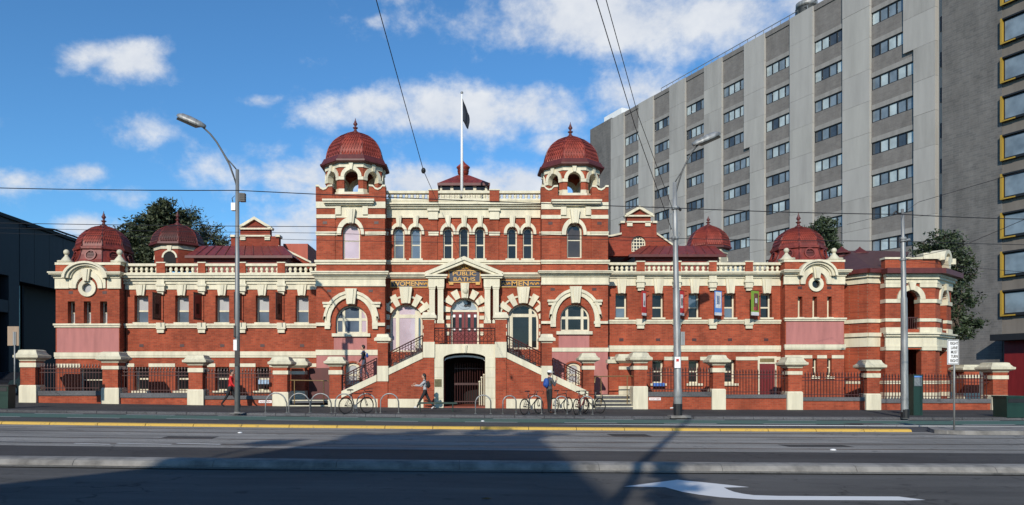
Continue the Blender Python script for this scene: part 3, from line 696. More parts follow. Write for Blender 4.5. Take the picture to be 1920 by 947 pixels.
tower(1016, 1140, RT, dict(win=(1063, 1091.5), win_y=(419, 484), bigwin=(1050.5, 1106), big_y=(570, 621), base_x=(1062, 1088), slab_x=(1037, 1122), hood=46.5, ap=1.45, glass=glassmat('brown_glass', (.055, .04, .03)),
      bigglass=lambda i, j: M_GLASS))

# pavilion domes
for (pcx, ptop, pfin, pbase, hwpx, Yc_) in ((194.5, 425, 396, 494, 47.5, 41.45), (1497, 427, 399, 489, 45, 41.55)):
    ap = hwpx * Yc_ / F; c = (wx(pcx, Yc_), Yc_, wz(pbase, Yc_ - ap)); h = wz(ptop, Yc_) - c[2]
    d = dome(c, ap, h, wz(pfin, Yc_) - wz(ptop, Yc_), FLARE, True)
    part('dome_base', MB().lathe([(ap * 1.2, -.8), (ap * 1.2, .02)], c, 8, math.pi / 8), M_ROOFD)
    for f in (0, 1, -1, 2, -2):                    # round louvred vents in the flared skirt
        mt = Matrix.Translation(c) @ Matrix.Rotation(f * math.pi / 4, 4, 'Z') @ Matrix.Translation((0, -ap * .99, h * .19)) @ Matrix.Rotation(R(-12), 4, 'X')
        vr = .30; circ = lambda k: [(vr * k * math.cos(2*math.pi*i/18), vr * k * math.sin(2*math.pi*i/18)) for i in range(18)]
        v = MB().plate(circ(1), [circ(.76)], -.12, .1, mt).build('round_vent', M_ROOF, d)
        m = MB()
        for k in range(-2, 3):
            w_ = vr * .76 * math.sqrt(max(.05, 1 - (k * .12 / (vr * .76)) ** 2)); m.box(-w_, w_, -.07, 0, k * .105 - .03, k * .105 + .03, mt)
        m.build('vent_louvre', M_ROOFD, d)

# ---- centre block
cw = [(738, 758), (770, 789.5), (831, 849), (861, 879), (891, 909), (951, 969.5), (980, 999)]
WT, WS = 427, 488
ups = [parch(p, q, WS, WT + (q - p) / 2, WT, YC) for p, q in cw]
gl = (731, 792); grr = (951, 1010)
bigl = parch(*gl, 660, 603, 570, YC); bigr = parch(*grr, 655, 601, 570, YC)
door = parch(845, 898, 648, 583, 559, YC)
part('centre_wall', MB().plate(prect(719, 1019, 384, 790, YC), ups + [bigl, bigr, door], YC, YC + .5), M_BRICK)
part('centre_body', MB().box(wx(722, YC), wx(1016, YC), YC + .5, YC + 9, 3.0, wz(392, YC)), M_BRICK)
for k, (p, q) in enumerate(cw):
    mat = (M_GLASSB, M_GLASSB, M_GLASS, M_GLASS, M_GLASS, M_GLASS, M_GLASS)[k]
    wd = window(ups[k], YC, [], [wz(459, YC)], lambda i, j, m=mat: m, .07, .17, None, bar=.07)
    MB().pb(p - 3, q + 3, 484.5, 488, YC - .1, YC + .25).build('sill', M_CREAM, wd)
    c = (p + q) / 2; hw = (q - p) / 2
    lo = 15.7 if k in (0, 1, 5, 6) else 14.7
    archivolt('archivolt', (c - lo, c + lo, 440, 437, 418), (c - hw - 1, c + hw + 1, 440, 437, WT - 2), YC, .10)
    keystone(c, 5.5, 3.5, 405, WT, YC, .2)
for p, q in ((719, 728), (803.5, 822), (917, 937), (1012, 1019)):
    m = MB().pb(p, q, 434.5, 441.5, YC - .08, YC + .02); m.pb(p - .5, q + .5, 434.5, 437, YC - .12, YC - .05); part('impost_band', m, M_CREAM)
balustrade(720, 1017, 357.5, 376.5, YC, [(804, 821), (918, 936)], 10)
moulding('parapet_base', 719, 1019, 376.5, 384, YC, [(0, 1, .12)])
moulding('cornice', 719, 1019, 383, 392, YC, [(0, .3, .40), (.3, .6, .30), (.6, 1, .18)])
moulding('frieze', 719, 1019, 392, 405, YC, FLAT); moulding('frieze_bead', 719, 1019, 405, 409, YC, [(0, 1, .1)])
for c in (812, 927):
    m = MB().pb(c - 9, c + 9, 391, 411, YC - .16, YC + .02); m.pb(c - 11, c + 11, 391, 395, YC - .24, YC - .1); part('pilaster_capital', m, M_CREAM)
    pbox('brick_pilaster', c - 8, c + 8, 441.5, 488, YC - .06, YC + .02, M_BRICK); pbox('brick_pilaster', c - 8, c + 8, 411.3, 434.3, YC - .06, YC + .02, M_BRICK)
moulding('string_course', 719, 1019, 488.5, 496, YC, STR)
for p, q in ((719, 806), (936, 1019)): moulding('cornice', p, q, 512, 522, YC, [(0, .4, .3), (.4, .75, .2), (.75, 1, .1)])
# big arched windows, with radiating cream voussoirs
def voussoirs(pcx, pcy, r0, r1, angs, hwid, Y, proj=.14):
    for an, ln in angs:
        a_ = R(an); m = MB(); pts = []
        for rr_, w_ in ((r0, hwid * .82), (r1 * ln, hwid * 1.15)):
            for s in ((-1, 1) if rr_ == r0 else (1, -1)):
                pts.append((pcx + rr_ * math.cos(a_) - s * w_ * math.sin(a_), pcy - rr_ * math.sin(a_) - s * w_ * math.cos(a_)))
        part('voussoir', m.plate(ppoly(pts, Y), [], Y - proj, Y + .03), M_CREAM)
VA = [(90, 1.12), (62, 1), (118, 1), (36, .98), (144, .98), (12, .95), (168, .95)]
for (p, q), bt, gm in ((gl, 603, lambda i, j: M_REFL), (grr, 601, lambda i, j: M_GLASS)):
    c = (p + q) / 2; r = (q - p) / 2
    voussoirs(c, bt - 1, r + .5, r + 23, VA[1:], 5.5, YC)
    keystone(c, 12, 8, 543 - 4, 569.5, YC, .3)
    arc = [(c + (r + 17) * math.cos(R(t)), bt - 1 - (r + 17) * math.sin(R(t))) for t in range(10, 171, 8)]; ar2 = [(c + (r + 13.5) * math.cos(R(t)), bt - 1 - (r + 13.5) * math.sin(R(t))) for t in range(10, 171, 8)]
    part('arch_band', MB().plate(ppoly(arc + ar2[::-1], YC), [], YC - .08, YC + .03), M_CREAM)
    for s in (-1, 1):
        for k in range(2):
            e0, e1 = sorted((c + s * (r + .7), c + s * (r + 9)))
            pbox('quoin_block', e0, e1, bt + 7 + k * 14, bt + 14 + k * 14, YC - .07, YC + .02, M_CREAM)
window(bigl, YC, [wz(0, 0) * 0 + wx(745, YC), wx(781, YC)], [wz(592.5, YC)], lambda i, j: M_REFL if j == 1 or i < 2 else M_GLASSB, .10, .2, None, bar=.19)
window(bigr, YC, [wx(959, YC), wx(995, YC)], [wz(591, YC)], lambda i, j: M_GLASS, .10, .2, None, bar=.17)
# entrance: paired columns, gable, doorway
YG = YC - .55
voussoirs(871.5, 585, 27, 44, VA[1:5], 6, YC)
voussoirs(871.5, 585, 27, 41, [(8, 1), (172, 1)], 5, YC)
keystone(871.5, 8, 6, 532, 560, YC, .35)
part('keystone_head', MB().ball((wx(872.5, YC), YC - .36, wz(547, YC)), .15, 12, 8, (1, .8, 1.15)), M_CREAM2, None, True)
for s in (-1, 1):
    for k in range(3):
        e0, e1 = sorted((871.5 + s * 27.5, 871.5 + s * 36)); pbox('quoin_block', e0, e1, 592 + k * 15, 599 + k * 15, YC - .07, YC + .02, M_CREAM)
dr = window(door, YC, [], [wz(582.5, YC)], lambda i, j: M_DOOR if j == 0 else glassmat('grey_fanlight', (.30, .34, .37), .15), .09, .22, None, bar=.10, name='entrance_door')
for c in (851.5, 863, 879.5, 891):
    MB().pb(c - 2.6, c + 2.6, 589, 622, YC + .245, YC + .262).build('glass_slot', M_GLASS, dr)
    MB().pb(c - 2.2, c + 2.2, 590, 595, YC + .240, YC + .244).build('door_notice', M_WHITE, dr)
    MB().pb(c - 2.2, c + 2.2, 616, 619, YC + .240, YC + .244).build('door_notice', M_WHITE, dr)
MB().pb(870.6, 872.4, 584, 646, YC + .245, YC + .262).build('door_gap', M_BLACK, dr)
# black swirl emblem in the fanlight
em = thing('emblem', 'black circular swirl emblem in the fanlight over the entrance door', 'emblem', (wx(871, YC), YC + .2, wz(571, YC)))
pts = []; pin = []
for k in range(29):
    t = R(140 - k * 13); ro = 11.8; ri = 11.8 - (1.5 + 4.2 * math.sin(math.pi * k / 28) ** .8)
    pts.append((871 + ro * 1.05 * math.cos(t), 570 - ro * .85 * math.sin(t))); pin.append((870.2 + ri * math.cos(t) * 1.0, 569 - ri * .8 * math.sin(t)))
MB().plate(ppoly(pts + pin[::-1], YC + .23), [], YC + .225, YC + .255).build('ring', M_BLACK, em)
MB().plate(ppoly([(873 + 3.2 * math.cos(R(t)), 573 - 2.4 * math.sin(R(t))) for t in range(0, 360, 24)], YC + .23), [], YC + .222, YC + .25).build('centre_dot', M_BLACK, em)
for s, c0 in ((-1, 818), (1, 922)):
    for c in (c0 - 8, c0 + 8):
        col = pbox('column', c - 5.2, c + 5.2, 542, 600, YG, YG + .36, M_CREAM)
        MB().pb(c - 6.6, c + 6.6, 536, 539, YG - .06, YG + .42).build('capital', M_CREAM, col); MB().pb(c - 6, c + 6, 539, 542, YG - .03, YG + .40).build('capital', M_CREAM, col)
        MB().pb(c - 6.6, c + 6.6, 600, 606, YG - .06, YG + .42).build('base', M_CREAM, col)
    pbox('entablature_block', c0 - 15, c0 + 15, 522, 536, YG - .04, YC + .02, M_CREAM)
    pbox('column_pedestal', c0 - 15, c0 + 15, 606, 645, YG - .03, YC + .02, M_BRICK)
    moulding('gable_cornice', c0 - 17, c0 + 17, 515, 522, YG, [(0, .5, .22), (.5, 1, .12)])
    part('gable_cornice_return', MB().box(wx(c0 - 17, YG), wx(c0 + 17, YG), YG + .03, YC, wz(521, YG), wz(516, YG)), M_CREAM)
ap_ = (870, 481); yb = 515.5
for s in (-1, 1):
    ex = 870 + s * 70
    for off, th, pr in ((0, 7, .17), (6, 7, .09)):
        poly = [(870, ap_[1] + off), (870, ap_[1] + off + th), (ex + s * (-off * 2.0), yb + 1), (ex + s * (3 - off * 1.0), yb - 5 + off * .8)]
        part('gable_rake', MB().plate(ppoly(poly, YG), [], YG - pr, YC), M_CREAM)
part('gable_wall', MB().plate(ppoly([(836, 540), (904, 540), (904, 511), (870, 492), (836, 511)], YG + .30), [], YG + .30, YC + .02), M_BRICK)

# ---- signs on the facade
def text_mesh(name, body, height, loc, mat, parent, width=None, extr=.012, rot=None, bold=0.0):
    cu = bpy.data.curves.new(name, 'FONT'); cu.body = body; cu.align_x = 'CENTER'; cu.align_y = 'CENTER'; cu.size = 1.0; cu.extrude = .01; cu.offset = bold
    tmp = bpy.data.objects.new(name, cu); COL.objects.link(tmp); dg = bpy.context.evaluated_depsgraph_get()
    me = bpy.data.meshes.new_from_object(tmp.evaluated_get(dg)); bpy.data.objects.remove(tmp); bpy.data.curves.remove(cu)
    xs = [v.co.x for v in me.vertices]; ys = [v.co.y for v in me.vertices]; w, h = max(xs) - min(xs), max(ys) - min(ys)
    mx, my = (max(xs) + min(xs)) / 2, (max(ys) + min(ys)) / 2; k = height / h; kx = (width / w) if width else k
    for v in me.vertices: v.co = Vector(((v.co.x - mx) * kx, -v.co.z / .01 * extr, (v.co.y - my) * k))
    me.materials.clear(); me.materials.append(mat); me.flip_normals() if False else None
    o = bpy.data.objects.new(name, me); COL.objects.link(o); o.parent = parent; o.location = loc
    if rot: o.rotation_euler = rot
    if parent.type == 'EMPTY' and not parent.get('local'): o.matrix_parent_inverse = Matrix.Translation(-parent.location)
    return o
def facade_sign(a, b, t, u, Y, lines, label, orn=()):
    s = thing('facade_sign', label, 'sign', (wx((a + b) / 2, Y), Y, wz(u, Y)))
    MB().pb(a, b, t, u, Y - .05, Y - .005).build('board', M_NAVY, s)
    for e in ((a - 1, b + 1, t - 1.2, t + .4), (a - 1, b + 1, u - .4, u + 1.2), (a - 1, a + .5, t + .4, u - .4), (b - .5, b + 1, t + .4, u - .4)):
        MB().pb(*e, Y - .07, Y - .004).build('gilt_frame', M_GOLD, s)
    for body, l, r, tt, uu in lines:
        text_mesh('lettering', body, (uu - tt) * Y / F, (wx((l + r) / 2, Y), Y - .06, wz((tt + uu) / 2, Y)), M_GOLD, s, (r - l) * Y / F, .014, None, .012)
    for (ox, oy, w, h) in orn:                      # leafy scroll
        m = MB()
        for sg in (-1, 1):
            pts = [(wx(ox + sg * (1 + w * k / 8), Y), Y - .06, wz(oy + h * math.sin(k * 1.15) * (1 - k / 12), Y)) for k in range(9)]; m.tube(pts, .022, 5)
            pts = [(wx(ox + sg * (w * k / 6), Y), Y - .06, wz(oy - h * math.cos(k * 1.3) * .8, Y)) for k in range(7)]; m.tube(pts, .016, 5)
        m.build('scroll_ornament', M_GOLD, s)
    return s
facade_sign(733, 802, 526.5, 538, YC, [('WOMEN', 736, 786, 528, 536.5)], 'navy and gold WOMEN sign above the left arched window', [(793.5, 532, 7, 3)])
facade_sign(939, 1014, 526, 537.5, YC, [('MEN', 959, 991, 527.5, 536)], 'navy and gold MEN sign above the right arched window', [(949, 532, 7, 3), (1002, 532, 8, 3)])
YS = YG + .30
ps = facade_sign(842, 900, 508, 529, YS, [('PUBLIC', 849, 893, 509.8, 517), ('BATHS', 850.5, 891, 520, 527.2)], 'navy PUBLIC BATHS sign with gilt scrolls in the entrance gable', [(871, 502, 13, 3.2), (871, 497, 6, 2)])
MB().plate(ppoly([(842, 507), (900, 507), (885, 498), (871, 492.5), (857, 498)], YS), [], YS - .035, YS - .004).build('crest_board', painted('gilt_ground', (.22, .10, .03), .5, .4, 12, False), ps)
for c in (846, 896): MB().pb(c - 4, c + 4, 529, 534, YS - .08, YS - .004).build('sign_foot', M_GOLD, ps)

# ---- rear roofs, gables, turrets seen over the balustrade
part('wing_roof', MB().box(wx(236, YW), wx(602, YW), YW + .5, YW + 22, -.5, wz(519, YW)), M_ROOFD)
part('wing_roof', MB().box(wx(1130, YW), wx(1582, YW), YW + .5, YW + 22, -.5, wz(517, YW)), M_ROOFD)
def hip(a, b, eave, ridge, ra, rb, Y, dep, wall_to, name='hip_roof'):
    x0, x1, z0, z1 = wx(a, Y), wx(b, Y), wz(eave, Y), wz(ridge, Y + dep / 2); xa, xb = wx(ra, Y + dep / 2), wx(rb, Y + dep / 2)
    m = MB().add([(x0, Y, z0), (x1, Y, z0), (x1, Y + dep, z0), (x0, Y + dep, z0), (xa, Y + dep / 2, z1), (xb, Y + dep / 2, z1)], [(0, 1, 5, 4), (1, 2, 5), (2, 3, 4, 5), (3, 0, 4), (3, 2, 1, 0)])
    r = part(name, m, M_ROOF); nrib = int((x1 - x0) / .55)
    for k in range(1, nrib):
        t = k / nrib; xx = x0 + (x1 - x0) * t; xr = xa + (xb - xa) * t
        MB().tube([(xx, Y, z0 + .03), (xr, Y + dep / 2, z1 + .03)], .03, 4).build('roof_seam', M_ROOF, r)
    MB().box(x0 - .05, x1 + .05, Y - .1, Y + .05, z0 - .16, z0 - .01).build('gutter', M_ROOFD, r)
    part('roof_wall', MB().box(x0 + .35, x1 - .35, Y + .3, Y + dep - .3, wz(wall_to, Y), z0 - .02), painted('red_boards', (.22, .035, .025), .6, .2))
    return r
hip(349, 547, 479, 461, 376, 530, 44, 5, 520)
hip(1181, 1360, 477, 461, 1205, 1340, 44, 5, 520)
def gable(cx, apex, eav, half, mid, mhalf, low, lrake, rrake, Y, fan=False):
    """hall gable: small pediment over a stepped brick front with raking copings"""
    pol = ppoly([(lrake[0], low + 40), (lrake[0], lrake[1]), (cx - mhalf, low), (cx - mhalf, mid), (cx - half + 3, mid), (cx - half + 3, eav), (cx, apex + 3), (cx + half - 3, eav), (cx + half - 3, mid), (cx + mhalf, mid), (cx + mhalf, low), (rrake[0], rrake[1]), (rrake[0], low + 40)], Y)
    holes = []
    if fan: holes = [parch(fan[0], fan[1], fan[3], fan[2] + (fan[1] - fan[0]) / 2, fan[2], Y)]
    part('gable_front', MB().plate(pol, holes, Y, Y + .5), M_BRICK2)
    if fan:
        xs = [wx(fan[0] + (fan[1] - fan[0]) * k / 5, Y) for k in range(1, 5)]; zs = [wz(fan[2] + (fan[3] - fan[2]) * k / 5, Y) for k in range(1, 5)]
        window(holes[0], Y, xs, zs, DK, .08, .15, None, bar=.055)
    for s in (-1, 1):
        part('pediment_rake', MB().plate(ppoly([(cx, apex), (cx, apex + 5.5), (cx + s * (half - 1), eav + 2.5), (cx + s * (half + 1), eav - 2)], Y), [], Y - .2, Y + .6), M_CREAM)
        rk = lrake if s < 0 else rrake
        part('raking_coping', MB().plate(ppoly([(cx + s * mhalf, low - 3.5), (cx + s * mhalf, low), (rk[0], rk[1]), (rk[0], rk[1] - 3.5)], Y), [], Y - .12, Y + .6), M_CREAM)
        pbox('coping_block', *sorted((cx + s * mhalf - 7 * s, cx + s * mhalf + 1.5 * s)), mid - 3, mid + 1, Y - .14, Y + .6, M_CREAM)
        pbox('gable_bracket', cx + s * (half - 8) - 5, cx + s * (half - 8) + 5, mid - 1, mid + 7, Y - .1, Y + .05, M_CREAM)
    moulding('gable_band', cx - half, cx + half, eav, eav + 3, Y, [(0, 1, .16)])
    moulding('gable_band', cx - half + 3, cx + half - 3, mid - 2, mid + 1, Y, [(0, 1, .1)])
    x0, x1 = wx(lrake[0], Y), wx(rrake[0], Y); za, zb, zm = wz(lrake[1], Y) - .2, wz(rrake[1], Y) - .2, wz(low - 12, Y)
    xm = wx(cx, Y)
    part('hall_roof', MB().add([(x0, Y + .5, za), (xm, Y + .5, zm), (x1, Y + .5, zb), (x0, Y + 16, za), (xm, Y + 16, zm), (x1, Y + 16, zb)], [(0, 1, 4, 3), (1, 2, 5, 4), (0, 2, 1), (3, 4, 5), (0, 3, 5, 2)]), M_ROOF)
gable(478, 407, 428, 31, 443, 45, 464, (370, 515), (584, 494), 47.5)
gable(1198, 387, 404, 25, 417, 33, 440, (1128, 448), (1268, 466), 47.0, (1184, 1211, 442, 472))
part('plant_room', MB().pb(531, 577, 457, 500, 49.5, 53), painted('orange_render', (.40, .09, .055), .7, .1))
def turret(pcx, eave, top, fin, hwpx, wallw, Y, wm, low=505, sh=None):
    ap = hwpx * Y / F; aw = wallw * Y / F; ze = wz(eave, Y - ap); c = (wx(pcx, Y), Y, ze)
    zb = wz(low, Y)
    octa((c[0], c[1], 0), aw, [(1, zb), (1, ze)], 'turret_wall', wm)
    octa((c[0], c[1], 0), aw, [(1.04, ze - .30), (1.04, ze - .05)], 'turret_band', M_CREAM2)
    octa((c[0], c[1], 0), ap, [(.9, ze - .06), (1, ze), (1, ze + .12), (.93, ze + .16)], 'turret_eave', M_ROOFD)
    for f in (0, 2, -2):
        mt = Matrix.Translation((c[0], c[1], 0)) @ Matrix.Rotation(f * math.pi / 4, 4, 'Z') @ Matrix.Translation((0, -aw, 0))
        rw_ = aw * .30; zs = ze - .35 - rw_ * 1.3
        part('turret_opening', MB().plate(arch(0, rw_, zb, zs, zs + rw_), [], -.03, .05, mt), M_DARK)
        ring = lambda r: [(r * math.cos(math.pi * k / 10), zs + r * math.sin(math.pi * k / 10)) for k in range(11)]
        part('turret_arch', MB().plate(ring(rw_ * 1.28) + ring(rw_)[::-1], [], -.07, .05, mt), M_CREAM)
        part('turret_keystone', MB().plate([(-.1, zs + rw_), (.1, zs + rw_), (.15, ze - .1), (-.15, ze - .1)], [], -.11, .05, mt), M_CREAM)
    dome((c[0], c[1], ze + .14), ap * .93, wz(top, Y) - ze - .14, wz(fin, Y) - wz(top, Y), DOMEC, False, None, sh)
turret(333, 456, 422, 394, 46, 37, 47, M_BRICK2, 505, painted('darker_shingle', (.085, .022, .017), .6, .4, 2.5, False))  # dome of this turret gets a darker shingle tone
turret(1328, 463, 424, 405, 38.5, 31, 48, M_CREAM2, 515)
# lantern over the entrance hall
Yl = 45
lan = part('lantern', MB().pb(825, 914, 346, 400, Yl, Yl + 2.6), M_CREAM)
for p, q in ((829, 844), (850, 868), (872, 887), (893, 909)): MB().pb(p, q, 348.5, 356, Yl - .03, Yl + .02).build('lantern_window', M_GLASS, lan)
x0, x1 = wx(820, Yl - .2), wx(919, Yl - .2); z0 = wz(345, Yl); z1 = wz(330, Yl + 1.3); xm = wx(868.5, Yl + 1.3)
lr = part('lantern_roof', MB().add([(x0, Yl - .2, z0), (x1, Yl - .2, z0), (x1, Yl + 2.8, z0), (x0, Yl + 2.8, z0), (xm - .35, Yl + 1.1, z1), (xm + .35, Yl + 1.1, z1), (xm + .35, Yl + 1.6, z1), (xm - .35, Yl + 1.6, z1)],
     [(0, 1, 5, 4), (1, 2, 6, 5), (2, 3, 7, 6), (3, 0, 4, 7), (4, 5, 6, 7), (3, 2, 1, 0)]), M_ROOF)
MB().box(x0, x1, Yl - .22, Yl - .17, z0 - .14, z0 + .02).build('gutter', M_ROOFD, lr)
hh = (331 - 308) * 46.3 / F
MB().lathe([(.28, -.1), (.28, .1), (.33, .12), (.36, .45), (.42, .5), (.42, .56), (.30, .66), (.12, .82), (.03, .95)], (xm, Yl + 1.35, z1), 14).build('roof_vent', M_SHING, lr, True)
MB().lathe([(.36, 0), (.36, .05)], (xm, Yl + 1.35, z1 + .28), 14).build('vent_ring', M_ROOFD, lr)

# ---- right-hand corner: canted wall and arcaded porch
def vplate(p0, p1, t_b, holes, th, mat, name, off=0.0):
    """vertical plate between two plan points; local x along it, y inwards; holes in local x,z"""
    d = Vector((p1[0] - p0[0], p1[1] - p0[1], 0)); L_ = d.length; d.normalize(); nrm = Vector((-d.y, d.x, 0))
    mt = Matrix(((d.x, nrm.x, 0, p0[0]), (d.y, nrm.y, 0, p0[1]), (0, 0, 1, 0), (0, 0, 0, 1)))
    return mt, L_
def wallseg(p0, p1, z0, z1, th, mat, name, holes=(), proj=0.0, ext=0.0):
    mt, L_ = vplate(p0, p1, None, None, None, None, None)
    return part(name, MB().plate([(-ext, z0), (L_ + ext, z0), (L_ + ext, z1), (-ext, z1)], holes, -proj, th, mt), mat), mt, L_
def PP(px, Y): return (wx(px, Y), Y)
A_, B_, C_ = PP(1572, 40.9), PP(1627, 39.6), PP(1664, 39.8)
zY = 39.6
for p0, p1 in ((A_, B_), (B_, C_)):
    wallseg(p0, p1, -.5, wz(510, zY), .4, M_BRICK, 'canted_wall')
    for (t, u, pr, nm, mt_) in ((513, 520, .22, 'cornice', M_CREAM), (520, 531, .08, 'frieze', M_CREAM), (598, 605, .08, 'string_course', M_CREAM), (624, 631, .16, 'string_course', M_CREAM), (631, 650, .05, 'cream_frieze', M_CREAM), (715, 720, .03, 'cream_band', M_CREAM)):
        wallseg(p0, p1, wz(u, zY), wz(t, zY), .02, mt_, nm, (), pr, pr * .42 - .001)
    wallseg(p0, p1, wz(513, zY), wz(505, zY), .02, M_ROOFD, 'eave_gutter', (), .45, .2)
ze = wz(505, zY)
part('canted_roof', MB().add([(A_[0] - .2, A_[1] - .3, ze), (B_[0], B_[1] - .5, ze), (C_[0] + .3, C_[1] - .3, ze), (wx(1640, 45), 45, wz(470, 45)), (wx(1590, 45), 45, wz(470, 45)), (A_[0] - .2, 48, ze), (C_[0] + 5, 48, ze), (wx(1705, 45), 45, wz(472, 45))],
     [(0, 1, 4), (1, 3, 4), (1, 2, 3), (0, 4, 5), (4, 3, 7, 6, 5), (2, 7, 3), (2, 6, 7)]), painted('dark_roof', (.075, .028, .028), .5, .25))
for px, py in ((1612, 476), (1578, 475)):
    Yv = 44.5; m = MB().lathe([(.28, -.6), (.28, 0)], (wx(px, Yv), Yv, wz(py, Yv)), 10); m.lathe([(.5, -.02), (.5, .03), (.1, .32), (.02, .42)], (wx(px, Yv), Yv, wz(py, Yv)), 10)
    part('roof_ventilator', m, M_ROOFD)
zP = 39.2
Q0, Q1, Q2, Q3 = PP(1660, zP), PP(1754, zP), PP(1783, 41.1), PP(1783, 45)
def arch_at(L_, c0, hw, zb, zs): return arch(c0, hw, zb, zs, zs + hw)
def zz(p): return wz(p, zP)
segs = [(Q0, Q1, .505, .47), (Q1, Q2, .5, .56)]
for si, (p0, p1, cf, hwm) in enumerate(segs):
    mt, L_ = vplate(p0, p1, None, None, None, None, None)
    hwu = hwm; c0 = L_ * cf
    up_ = arch(c0, hwu, zz(617), zz(561), zz(561) + hwu); lo = [(c0 - hwu * 1.2, zz(745)), (c0 + hwu * 1.2, zz(745)), (c0 + hwu * 1.2, zz(655)), (c0 - hwu * 1.2, zz(655))]
    part('porch_wall', MB().plate([(0, -.5), (L_, -.5), (L_, zz(512)), (0, zz(512))], [up_, lo], 0, .45, mt), M_BRICK)
    ring = lambda r: [(c0 + r * math.cos(math.pi * k / 12), zz(561) + r * math.sin(math.pi * k / 12)) for k in range(13)]
    part('porch_arch', MB().plate(ring(hwu + .27) + ring(hwu)[::-1], [], -.09, .2, mt), M_CREAM)
    part('porch_keystone', MB().plate([(c0 - .1, zz(561) + hwu), (c0 + .1, zz(561) + hwu), (c0 + .2, zz(529)), (c0 - .2, zz(529))], [], -.2, .1, mt), M_CREAM)
    for (t, u, pr, nm) in ((515, 519, .28, 'cornice'), (519, 524, .2, 'cornice'), (524, 531, .10, 'frieze'), (624, 627, .30, 'porch_cornice'), (627, 631, .2, 'porch_cornice'), (631, 650, .06, 'porch_frieze'), (648, 651, .1, 'porch_bead')):
        wallseg(p0, p1, zz(u), zz(t), .02, M_CREAM, nm, (), pr, pr * .35)
    wallseg(p0, p1, zz(514.6), zz(505), .02, M_ROOFD, 'eave_gutter', (), .55, .2)
    for e0, e1 in ((0, c0 - hwu), (c0 + hwu, L_)):
        for (t, u, pr, nm) in ((531, 539, .08, 'pier_capital'), (561, 568, .07, 'impost_band'), (597, 603, .05, 'cream_band'), (614, 623.6, .08, 'pier_base')):
            part(nm, MB().plate([(e0 - .02, zz(u)), (e1 + .02, zz(u)), (e1 + .02, zz(t)), (e0 - .02, zz(t))], [], -pr, .46, mt), M_CREAM)
        f0, f1 = (0, c0 - hwu * 1.2) if e0 == 0 else (c0 + hwu * 1.2, L_)
        for (t, u, pr, nm) in ((650.5, 657, .09, 'pier_capital'), (714, 720, .03, 'cream_band'), (736, 748, .05, 'pier_base')):
            part(nm, MB().plate([(f0 - .02, zz(u)), (f1 + .02, zz(u)), (f1 + .02, zz(t)), (f0 - .02, zz(t))], [], -pr, .46, mt), M_CREAM)
    rl = part('porch_railing', MB().box(c0 - hwu, c0 + hwu, .15, .19, zz(596), zz(594), mt), M_IRON)
    for k in range(9): MB().tube([mt @ Vector((c0 - hwu + 2 * hwu * (k + .5) / 9, .17, zz(617))), mt @ Vector((c0 - hwu + 2 * hwu * (k + .5) / 9, .17, zz(594)))], .018, 4).build('baluster', M_IRON, rl)
    wallseg(p0, p1, zz(503), zz(486), .4, M_BRICK, 'parapet_wall', (), -.02)
    wallseg(p0, p1, zz(486), zz(482.5), .45, M_CREAM, 'parapet_coping', (), .05, .05)
part('porch_side', MB().box(Q2[0] - .45, Q2[0], Q2[1] + .2, 46, -.5, zz(512)), M_BRICK)
part('porch_floor', MB().add([(q[0], q[1] + .42, z) for z in (zz(631), zz(618)) for q in (Q0, Q1, Q2)] + [(Q2[0] - .5, 43.5, zz(631)), (Q0[0], 43.5, zz(631)), (Q2[0] - .5, 43.5, zz(618)), (Q0[0], 43.5, zz(618))],
     [(0, 1, 2, 6, 7), (3, 9, 8, 5, 4)]), M_CREAM2)
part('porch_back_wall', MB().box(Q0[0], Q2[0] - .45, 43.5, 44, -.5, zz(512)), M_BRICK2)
part('porch_roof', MB().add([(Q0[0], zP + .4, zz(506)), (Q1[0], zP + .4, zz(506)), (Q2[0], Q2[1], zz(506)), (Q2[0], 46, zz(506)), (Q0[0], 46, zz(506))], [(0, 1, 2, 3, 4)]), M_ROOFD)
part('porch_side', MB().box(Q0[0], Q0[0] + .4, zP + .45, 43.5, -.5, zz(512)), M_BRICK)
pbox('porch_door', 1690, 1712, 662, 742, 43.4, 43.5, M_DOOR)
# curved pediment ornament over the canted corner
mt, L_ = vplate(Q1, Q2, None, None, None, None, None)
ring = lambda r: [(L_ * .5 + r * 1.15 * math.cos(math.pi * k / 12), zz(485) + r * math.sin(math.pi * k / 12)) for k in range(13)]
part('porch_pediment', MB().plate(ring(.62) + ring(.40)[::-1], [], -.25, .5, mt), M_CREAM)
part('pediment_back', MB().plate(ring(.42), [], -.02, .4, mt), M_CREAM2)
part('pediment_scroll', MB().plate([(L_*.5 - .14, zz(500)), (L_*.5 + .14, zz(500)), (L_*.5 + .3, zz(486)), (L_*.5 + .2, zz(478)), (L_*.5 - .2, zz(478)), (L_*.5 - .3, zz(486))], [], -.3, .05, mt), M_CREAM)
for p0, d_ in ((Q1, -.1), (Q2, -.4)): part('pediment_block', MB().box(p0[0] - .7, p0[0] + .2, p0[1] - .12, p0[1] + .5, zz(486), zz(475)), M_CREAM)

